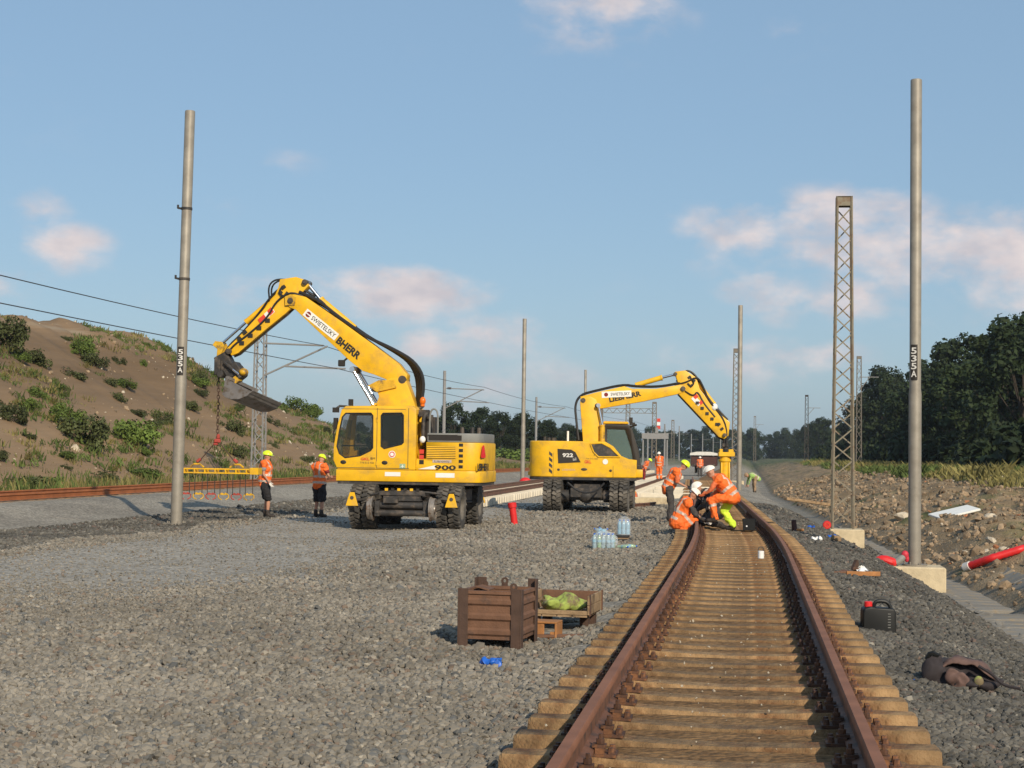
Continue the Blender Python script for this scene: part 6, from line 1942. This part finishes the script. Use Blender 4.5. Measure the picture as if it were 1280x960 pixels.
# jerrycan
jc = thing('jerrycan', 'black plastic jerrycan with a red cap beside the right rail', 'jerrycan', (1.36, 17.45, .03), rad(8))
b = MB(); b.prism([(-.165, 0), (.165, 0), (.170, .02), (.170, .22), (.15, .265), (-.04, .275), (-.10, .285), (-.165, .265), (-.172, .22), (-.172, .02)], -.085, .085)
b.build('can', 'black_plastic', jc, bevel=.022, seg=3)
MB().tube([(-.05, 0, .27), (-.035, 0, .325), (.02, 0, .34), (.10, 0, .325), (.135, 0, .25)], .020, 8, smooth=2).build('handle', 'black_plastic', jc)
MB().cyl((-.105, 0, .27), (-.105, 0, .33), .042, n=14).build('cap', 'red_plastic', jc, bevel=.006)
b = MB()
for k_ in range(6): b.box((.095, -.087, .07 + .028 * k_), (.03, .004, .006))
b.build('scale_marks', 'hood_grey', jc)
# bag
bg_ = thing('work_bag', 'open brown and black work bag slumped on the dark ballast', 'bag', (1.72, 13.75, .0), rad(-4))
m_ = MB()
m_.ell((0, .10, .10), (.30, .10, .12), 18, 10); m_.ell((-.20, .02, .12), (.10, .13, .13), 14, 10); m_.ell((.05, .0, .04), (.30, .16, .05), 18, 8); m_.ell((.24, .06, .07), (.08, .10, .08), 12, 8)
me = crumple(melt(m_, .014, 2), .045, 9); me.materials.append(MATS['bag_dark']); place('bag_body', me, bg_)
fl = MB()
rows = []
for a_ in np.linspace(-.20, .27, 15):
    for t_, (yy, zz) in enumerate(((.19, .10), (.16, .20), (.08, .245), (.0, .235), (-.05, .205))):
        k_ = 1 - (abs(a_ - .02) / .30) ** 2.2
        fl.v.append(Vector((a_ + .02 * math.sin(t_ * 2 + a_ * 20), yy, .03 + (zz - .03) * max(.25, k_) + .012 * math.sin(a_ * 31 + t_))))
for i_ in range(14):
    for t_ in range(4):
        fl.f.append((i_ * 5 + t_, i_ * 5 + t_ + 1, i_ * 5 + t_ + 6, i_ * 5 + t_ + 5)); fl.m.append(0)
me = fl.mesh('flap', 'bag_brown', smooth=60)
o = place('flap', me, bg_); md = o.modifiers.new('thick', 'SOLIDIFY'); md.thickness = .014
m_ = MB(); m_.ell((-.03, -.12, .08), (.10, .03, .075), 14, 8, 0, Matrix.Rotation(.35, 3, 'Y'))
me = crumple(melt(m_, .012, 1), .03, 14, 3); me.materials.append(MATS['bag_brown']); place('side_pocket', me, bg_)
MB().tube([(.14, -.10, .19), (.25, -.13, .13), (.32, -.14, .05), (.46, -.16, .03)], .014, 6, smooth=2).build('strap', 'bag_dark', bg_)
MB().tube([(-.26, -.02, .22), (-.23, -.04, .28), (-.17, -.02, .25)], .020, 6, smooth=1).build('buckle', 'black_plastic', bg_)
MB().ell((.14, -.13, .07), (.04, .03, .045), 10, 8).build('ball', 'lime', bg_)
m_ = MB(); m_.cyl((-.05, 0, .03), (.05, 0, .035), .03, n=12); m_.cyl((.05, 0, .035), (.085, 0, .036), .014, n=10)
o = m_.build('plastic_bottle', 'blue_plastic', None, loc=(1.40, 13.72, -.0), rot=(0, 0, .2)); tag(o, 'small blue plastic bottle lying left of the work bag', 'bottle')
m_ = MB(); m_.tube([(-.28, .02, .02), (-.16, -.01, .035), (-.04, .0, .02)], .012, 6, smooth=2)
o = m_.build('cable_end', 'black_rubber', None, loc=(1.38, 13.86, .0)); tag(o, 'short black strap end lying by the sleeper next to the blue bottle', 'strap')
# bottles of water in shrink wrap
def bottle(r_=.042, h_=.31):
    b = MB(); b.lathe([(.001, 0), (r_, .004), (r_, h_ * .34), (r_ * .9, h_ * .38), (r_, h_ * .42), (r_, h_ * .68), (r_ * .75, h_ * .80), (r_ * .35, h_ * .90), (r_ * .33, h_ * .93)], 'z', 12)
    return b
BM = bottle().mesh('bottle_body', 'clear_plastic', smooth=50)
BW = bottle().mesh('bottle_body', 'water_blue', smooth=50)
BG = bottle().mesh('bottle_body', 'bottle_green', smooth=50)
CAPM = MB().cyl((0, 0, .288), (0, 0, .312), .017, n=10).mesh('cap', 'blue_plastic')
WR = MB().lathe([(.0425, .14), (.0432, .14), (.0432, .19), (.0425, .19)], 'z', 12).mesh('paper_band', 'water_blue', smooth=60)
def pack(label, loc, spots, rz=0.0):
    t = thing('bottle_pack', label, 'bottle pack', loc, rz)
    for i_, (x, y, z, tx, ty_, m_) in enumerate(spots):
        o = place('bottle', m_, t, (x, y, z), (tx, ty_, i_))
        place('cap', CAPM, o); place('paper_band', WR, o)
    return t
rp = random.Random(9)
sp_ = [(-.20 + .088 * i_ + rp.uniform(-.01, .01), -.09 + .088 * j_, 0, rp.uniform(-.05, .05), rp.uniform(-.05, .05), BG if rp.random() < .35 else BM) for i_ in range(5) for j_ in range(3)]
sp_ += [(-.16 + .1 * i_, -.05 + .07 * i_ % 2, .30 + rp.uniform(-.02, .0), 1.35 + rp.uniform(-.15, .15), rp.uniform(-.3, .3), BM) for i_ in range(3)]
sp_ += [(.26 + .05 * i_, -.05 + .1 * i_, .05, 0, 1.5, BG) for i_ in range(2)]
pk = pack('loose pack of clear and greenish water bottles on the ballast', (-2.74, 32.1, gz(-2.74, 32.1)), sp_)
m_ = MB(); m_.ell((-.02, 0, .17), (.27, .18, .19), 16, 10); me = melt(m_, .03, 1)
for v in me.vertices: v.co += Vector((rp.uniform(-.014, .014), rp.uniform(-.014, .014), rp.uniform(-.014, .014)))
me.polygons.foreach_set('use_smooth', [False] * len(me.polygons))
wf = bpy.data.materials.new('wrap_film'); wf.use_nodes = True
pb = wf.node_tree.nodes['Principled BSDF']; pb.inputs['Base Color'].default_value = (.8, .85, .88, 1); pb.inputs['Alpha'].default_value = .2; pb.inputs['Roughness'].default_value = .15
me.materials.append(wf); place('wrap_film', me, pk)
sp_ = [(-.088 + .088 * i_, -.045 + .088 * j_, .0, 0, 0, BW) for i_ in range(3) for j_ in range(2)]
p2 = pack('upright pack of blue water bottles standing on a dark rubber mat', (-2.60, 35.05, gz(-2.6, 35.05) + .14), sp_)
m_ = MB(); m_.lathe([(.001, -.02), (.15, -.01), (.165, .06), (.16, .24), (.13, .32), (.05, .38), (.001, .39)], 'z', 14)
for i_ in range(len(m_.v)): m_.v[i_] += Vector((rp.uniform(-.012, .012), rp.uniform(-.012, .012), rp.uniform(-.006, .006)))
m_.build('wrap_film', wf, p2, smooth=0)
tb_ = thing('rubber_mat', 'black rubber mat folded under the blue bottle pack', 'mat', (-2.66, 34.95, gz(-2.66, 34.95)))
b = MB(); b.box((0, 0, .03), (.46, .40, .05)); b.box((-.03, .02, .105), (.42, .36, .05)); b.build('mat', 'black_rubber', tb_, bevel=.015, seg=2)
b = MB(); b.box((0, 0, .065), (.36, .34, .026)); b.build('batten', 'wood_old', tb_)
# red plastic post
rp_ = thing('red_pipe', 'red plastic pipe stub standing aslant between the excavators', 'pipe', (-5.86, 41.4, gz(-5.86, 41.4)))
rp_.rotation_euler = (.05, -.13, 0)
b = MB(); b.lathe([(.088, -.03), (.088, .42), (.112, .43), (.112, .55), (.10, .55), (.10, .47), (.07, .46), (.07, -.03)], 'z', 20); b.build('tube', 'red_plastic', rp_, smooth=40)
# scrap iron by the right shoulder
sc_t = thing('scrap_iron', 'rusty angle irons and plates dropped on the shoulder right of the track', 'scrap metal', (1.66, 26.0, .0), rad(5))
for (x, y, z, sx, sy, sz, rz_, ry_) in ((.12, -.10, .06, .52, .07, .07, .06, 0), (-.20, .16, .05, .34, .26, .02, .5, -.18), (.08, .16, .09, .18, .10, .05, 1.0, .4), (-.22, -.02, .04, .26, .05, .09, .35, 0)):
    MB().box((0, 0, 0), (sx, sy, sz)).build('iron_piece', 'rust_orange' if sx > .4 else 'rust_steel', sc_t, bevel=.006, loc=(x, y, z), rot=(0, ry_, rz_))
fo = MB().ell((0, 0, 0), (.09, .05, .05), 14, 10).build('crumpled_foil', 'white_paint', sc_t, loc=(.13, .05, .11)); crumple(fo.data, .07, 22)
MB().prism([(-.06, 0), (.06, 0), (.02, .17), (-.02, .17)], -.03, .03).build('bracket', 'rust_dark', sc_t, loc=(.04, .28, .08), rot=(0, .3, .6))
wk = MB(); wk.box((0, 0, .06), (.22, .12, .11), 0, Euler((.1, .2, .3)).to_matrix()); wk.box((.04, -.12, .03), (.14, .1, .08), 0, Euler((0, .1, .9)).to_matrix())
o = wk.build('wood_chunk', 'wood_old', None, bevel=.015, loc=(2.07, 39.0, float(zf(2.07, 39.0)) + .03)); tag(o, 'broken light wood chunk on the shoulder before the lattice mast', 'wood')
# red corrugated duct by the pole and the long one on the bank
def duct(label, pts, r_, n_ring, white_end=True, mat='red_plastic'):
    t = thing('red_duct', label, 'duct')
    P_ = [Vector(p_) for p_ in pts]
    path, rs = [], []
    tot = sum((b_ - a).length for a, b_ in zip(P_, P_[1:]))
    acc = 0
    for a, b_ in zip(P_, P_[1:]):
        m = max(2, int(n_ring * (b_ - a).length / tot))
        for k_ in range(m):
            path.append(a.lerp(b_, k_ / m)); rs.append(r_ * (1 if k_ % 2 else .88))
    MB().tube(path, rs, 12).build('hose', mat, t, smooth=60)
    if white_end:
        d_ = (P_[0] - P_[1]).normalized()
        MB().cyl(P_[0], P_[0] + d_ * .16, r_ * 1.12, n=12).cyl(P_[0] + d_ * .16, P_[0] + d_ * .22, r_ * .6, n=12).build('end_cap', 'pale_pipe', t)
    return t
zb_ = lambda x, y: float(zf(x, y))
duct('long red corrugated duct lying up the rubble bank at the right edge', [(5.15, 39.3, -.62), (5.55, 38.9, -.42), (6.2, 38.9, -.20), (6.9, 39.3, -.02), (7.7, 40, .22)], .095, 50)
rd = thing('red_hose', 'crumpled red plastic hose on the concrete block at the pole foot', 'hose', (3.10, 35.8, -.40))
MB().tube([(-.36, -.05, .08), (-.22, -.05, .10), (.0, -.04, .03), (.05, -.03, .02)], [.06, .10, .10, .07], 10, smooth=1).build('sleeve', 'red_plastic', rd)
MB().tube([(.04, -.03, .03), (.14, -.02, .10), (.22, 0, .16)], [.08, .085, .06], 10, smooth=1).build('grey_sleeve', 'hood_grey', rd)
m_ = MB(); m_.ell((.24, .0, .20), (.08, .06, .09), 10, 8); m_.ell((.28, .02, .12), (.05, .05, .08), 10, 8); m_.build('red_wrap', 'red_cloth', rd)
o = thing('red_drum', 'small red plastic drum end at the foot of the lattice mast', 'drum', (2.5, 52.6, -.42))
b = MB(); b.lathe([(.001, -.10), (.12, -.10), (.135, -.06), (.135, .06), (.12, .10), (.001, .10)], 'y', 18, c=(0, 0, .14)); b.build('shell', 'red_plastic', o)
MB().lathe([(.05, -.115), (.09, -.115), (.09, -.10), (.05, -.10)], 'y', 14, c=(0, 0, .14)).build('hub_ring', 'letter_red', o)
# bits on the track
bk_ = thing('black_bucket', 'black square bucket standing on the sleepers behind the lime trouser leg', 'bucket', (.05, 36.4, .22))
b = MB(); b.prism([(-.12, 0), (.12, 0), (.15, .26), (.135, .26), (.11, .02), (-.11, .02), (-.135, .26), (-.15, .26)], -.13, .13); b.box((0, -.14, .13), (.27, .02, .25)); b.box((0, .14, .13), (.27, .02, .25)); b.build('tub', 'black_plastic', bk_, bevel=.006)
MB().cyl((-.05, -.152, .10), (-.05, -.148, .10), .018, n=10).build('rivet', 'white_paint', bk_)
cn = thing('paint_tin', 'small white tin standing between the rails', 'tin', (.23, 26.7, .21))
b = MB(); b.cyl((0, 0, 0), (0, 0, .12), .05, n=16); b.build('tin', 'white_paint', cn, bevel=.004); MB().tube([(-.045, 0, .12), (-.04, 0, .17), (.0, 0, .19), (.04, 0, .17), (.045, 0, .12)], .008, 6, smooth=1).build('bail', 'pin_steel', cn)
# slab and stray rail near the far workers
o = MB().box((0, 0, .15), (1.75, .5, .30)).build('concrete_beam', 'concrete_pale', None, bevel=.02, loc=(-3.55, 60, .0), rot=(0, 0, .02)); tag(o, 'long pale concrete beam on the ballast right of the second excavator', 'beam')
pth = [(-4.0, 54.2), (-3.6, 56), (-3.2, 58)]
o = place('stray_rail', rail_mesh(pth, .02, ['rail_rust', 'rail_rust'])); tag(o, 'short rusty rail lying loose in front of the concrete beam', 'rail')
o = thing('orange_bag', 'orange sack lying behind the rear tyre of the second excavator', 'sack', (-4.35, 62, .0))
m_ = MB(); m_.ell((0, 0, .22), (.28, .22, .24), 12, 8); m_.ell((.1, .05, .36), (.14, .12, .14), 12, 8); me = melt(m_, .04, 2); me.materials.append(MATS['shirt_orange']); place('sack', me, o)
for i_, (x, y, rz_, n_) in enumerate(((-3.5, 70, .15, 2), (-3.0, 76, .1, 2), (-3.3, 84, .05, 2))):
    t = thing('sleeper_stack', ['nearest low stack of pale sleepers behind the concrete beam', 'second low stack of pale sleepers behind the concrete beam', 'farthest low stack of pale sleepers before the red wagon'][i_], 'sleeper stack', (x, y, 0), rz_)
    for k_ in range(n_):
        place('sleeper', NEW[k_ % 2], t, (.1 * (k_ % 2), .34 * k_ - .5, .02))
o = thing('red_marker', 'small red marker cone on the ballast right of the pole between the excavators', 'marker', (-12.3, 91, .0))
b = MB(); b.ell((0, 0, .25), (.34, .25, .24), 12, 8); b.build('cover', 'red_plastic', o)
o = thing('dark_flask', 'dark red flask and rag on the ballast right of the far rail', 'flask', (1.15, 40.2, .05))
MB().cyl((0, 0, .0), (-.03, 0, .28), .07, .06, 12).build('flask', 'wagon_red', o, bevel=.01); MB().box((.12, 0, .04), (.2, .12, .06)).build('rag', 'rust_orange', o, bevel=.02)
for i_, (x, y, m_, lab) in enumerate(((1.75, 45.5, 'blue_plastic', 'crumpled blue wrapper on the shoulder beside the track bend'), (2.1, 41.5, 'blue_plastic', 'small blue scrap on the shoulder edge above the ditch'), (1.55, 37.0, 'white_paint', 'white scrap of foil on the shoulder near the wood chunk'))):
    q_ = MB()
    for k_ in range(3): q_.ell((.06 * k_ - .06, .03 * (k_ % 2), .04), (.07, .06, .04), 8, 6, 0, Euler((k_, .4 * k_, k_)).to_matrix())
    o = q_.build('litter', m_, None, loc=(x, y, float(zf(x, y)))); crumple(o.data, .05, 16, i_); tag(o, lab, 'litter')
o = MB().box((0, 0, 0), (2.6, .3, .14)).build('timber', 'wood_old', None, bevel=.02, loc=(2.9, 78, -.25), rot=(0, .12, .5)); tag(o, 'weathered timber lying at the foot of the bank beyond the lattice mast', 'timber')
o = MB().box((0, 0, 0), (1.5, .9, .07)).build('white_board', 'sticker_white', None, bevel=.01, loc=(7.0, 57.5, zb_(7.0, 57.5) + .16), rot=(.12, -.22, .35)); tag(o, 'pale board lying on the rubble bank right of the tall pole', 'board')
o = MB().box((0, 0, 0), (1.5, .12, .9)).build('leaning_slab', 'concrete_pale', None, bevel=.02, loc=(-27.2, 137, 1.2), rot=(-.4, .45, .2)); tag(o, 'pale slab leaning on the slope behind the two standing workers', 'slab')
# ---------------------------------------------------------------- thin summer haze
hz = MB().box((0, 3000, 13), (5200, 6240, 31)).build('haze', [], None, smooth=0)
hm_v = bpy.data.materials.new('haze_air')
hm_v.use_nodes = True
hm_v.node_tree.nodes.clear()
pv = hm_v.node_tree.nodes.new('ShaderNodeVolumePrincipled')
pv.inputs['Color'].default_value = (.78, .84, .92, 1)
pv.inputs['Density'].default_value = .00014
pv.inputs['Anisotropy'].default_value = .2
ov = hm_v.node_tree.nodes.new('ShaderNodeOutputMaterial')
hm_v.node_tree.links.new(pv.outputs[0], ov.inputs['Volume'])
hz.data.materials.append(hm_v)
tag(hz, 'thin even summer haze filling the air over the whole site', 'haze', kind='stuff')
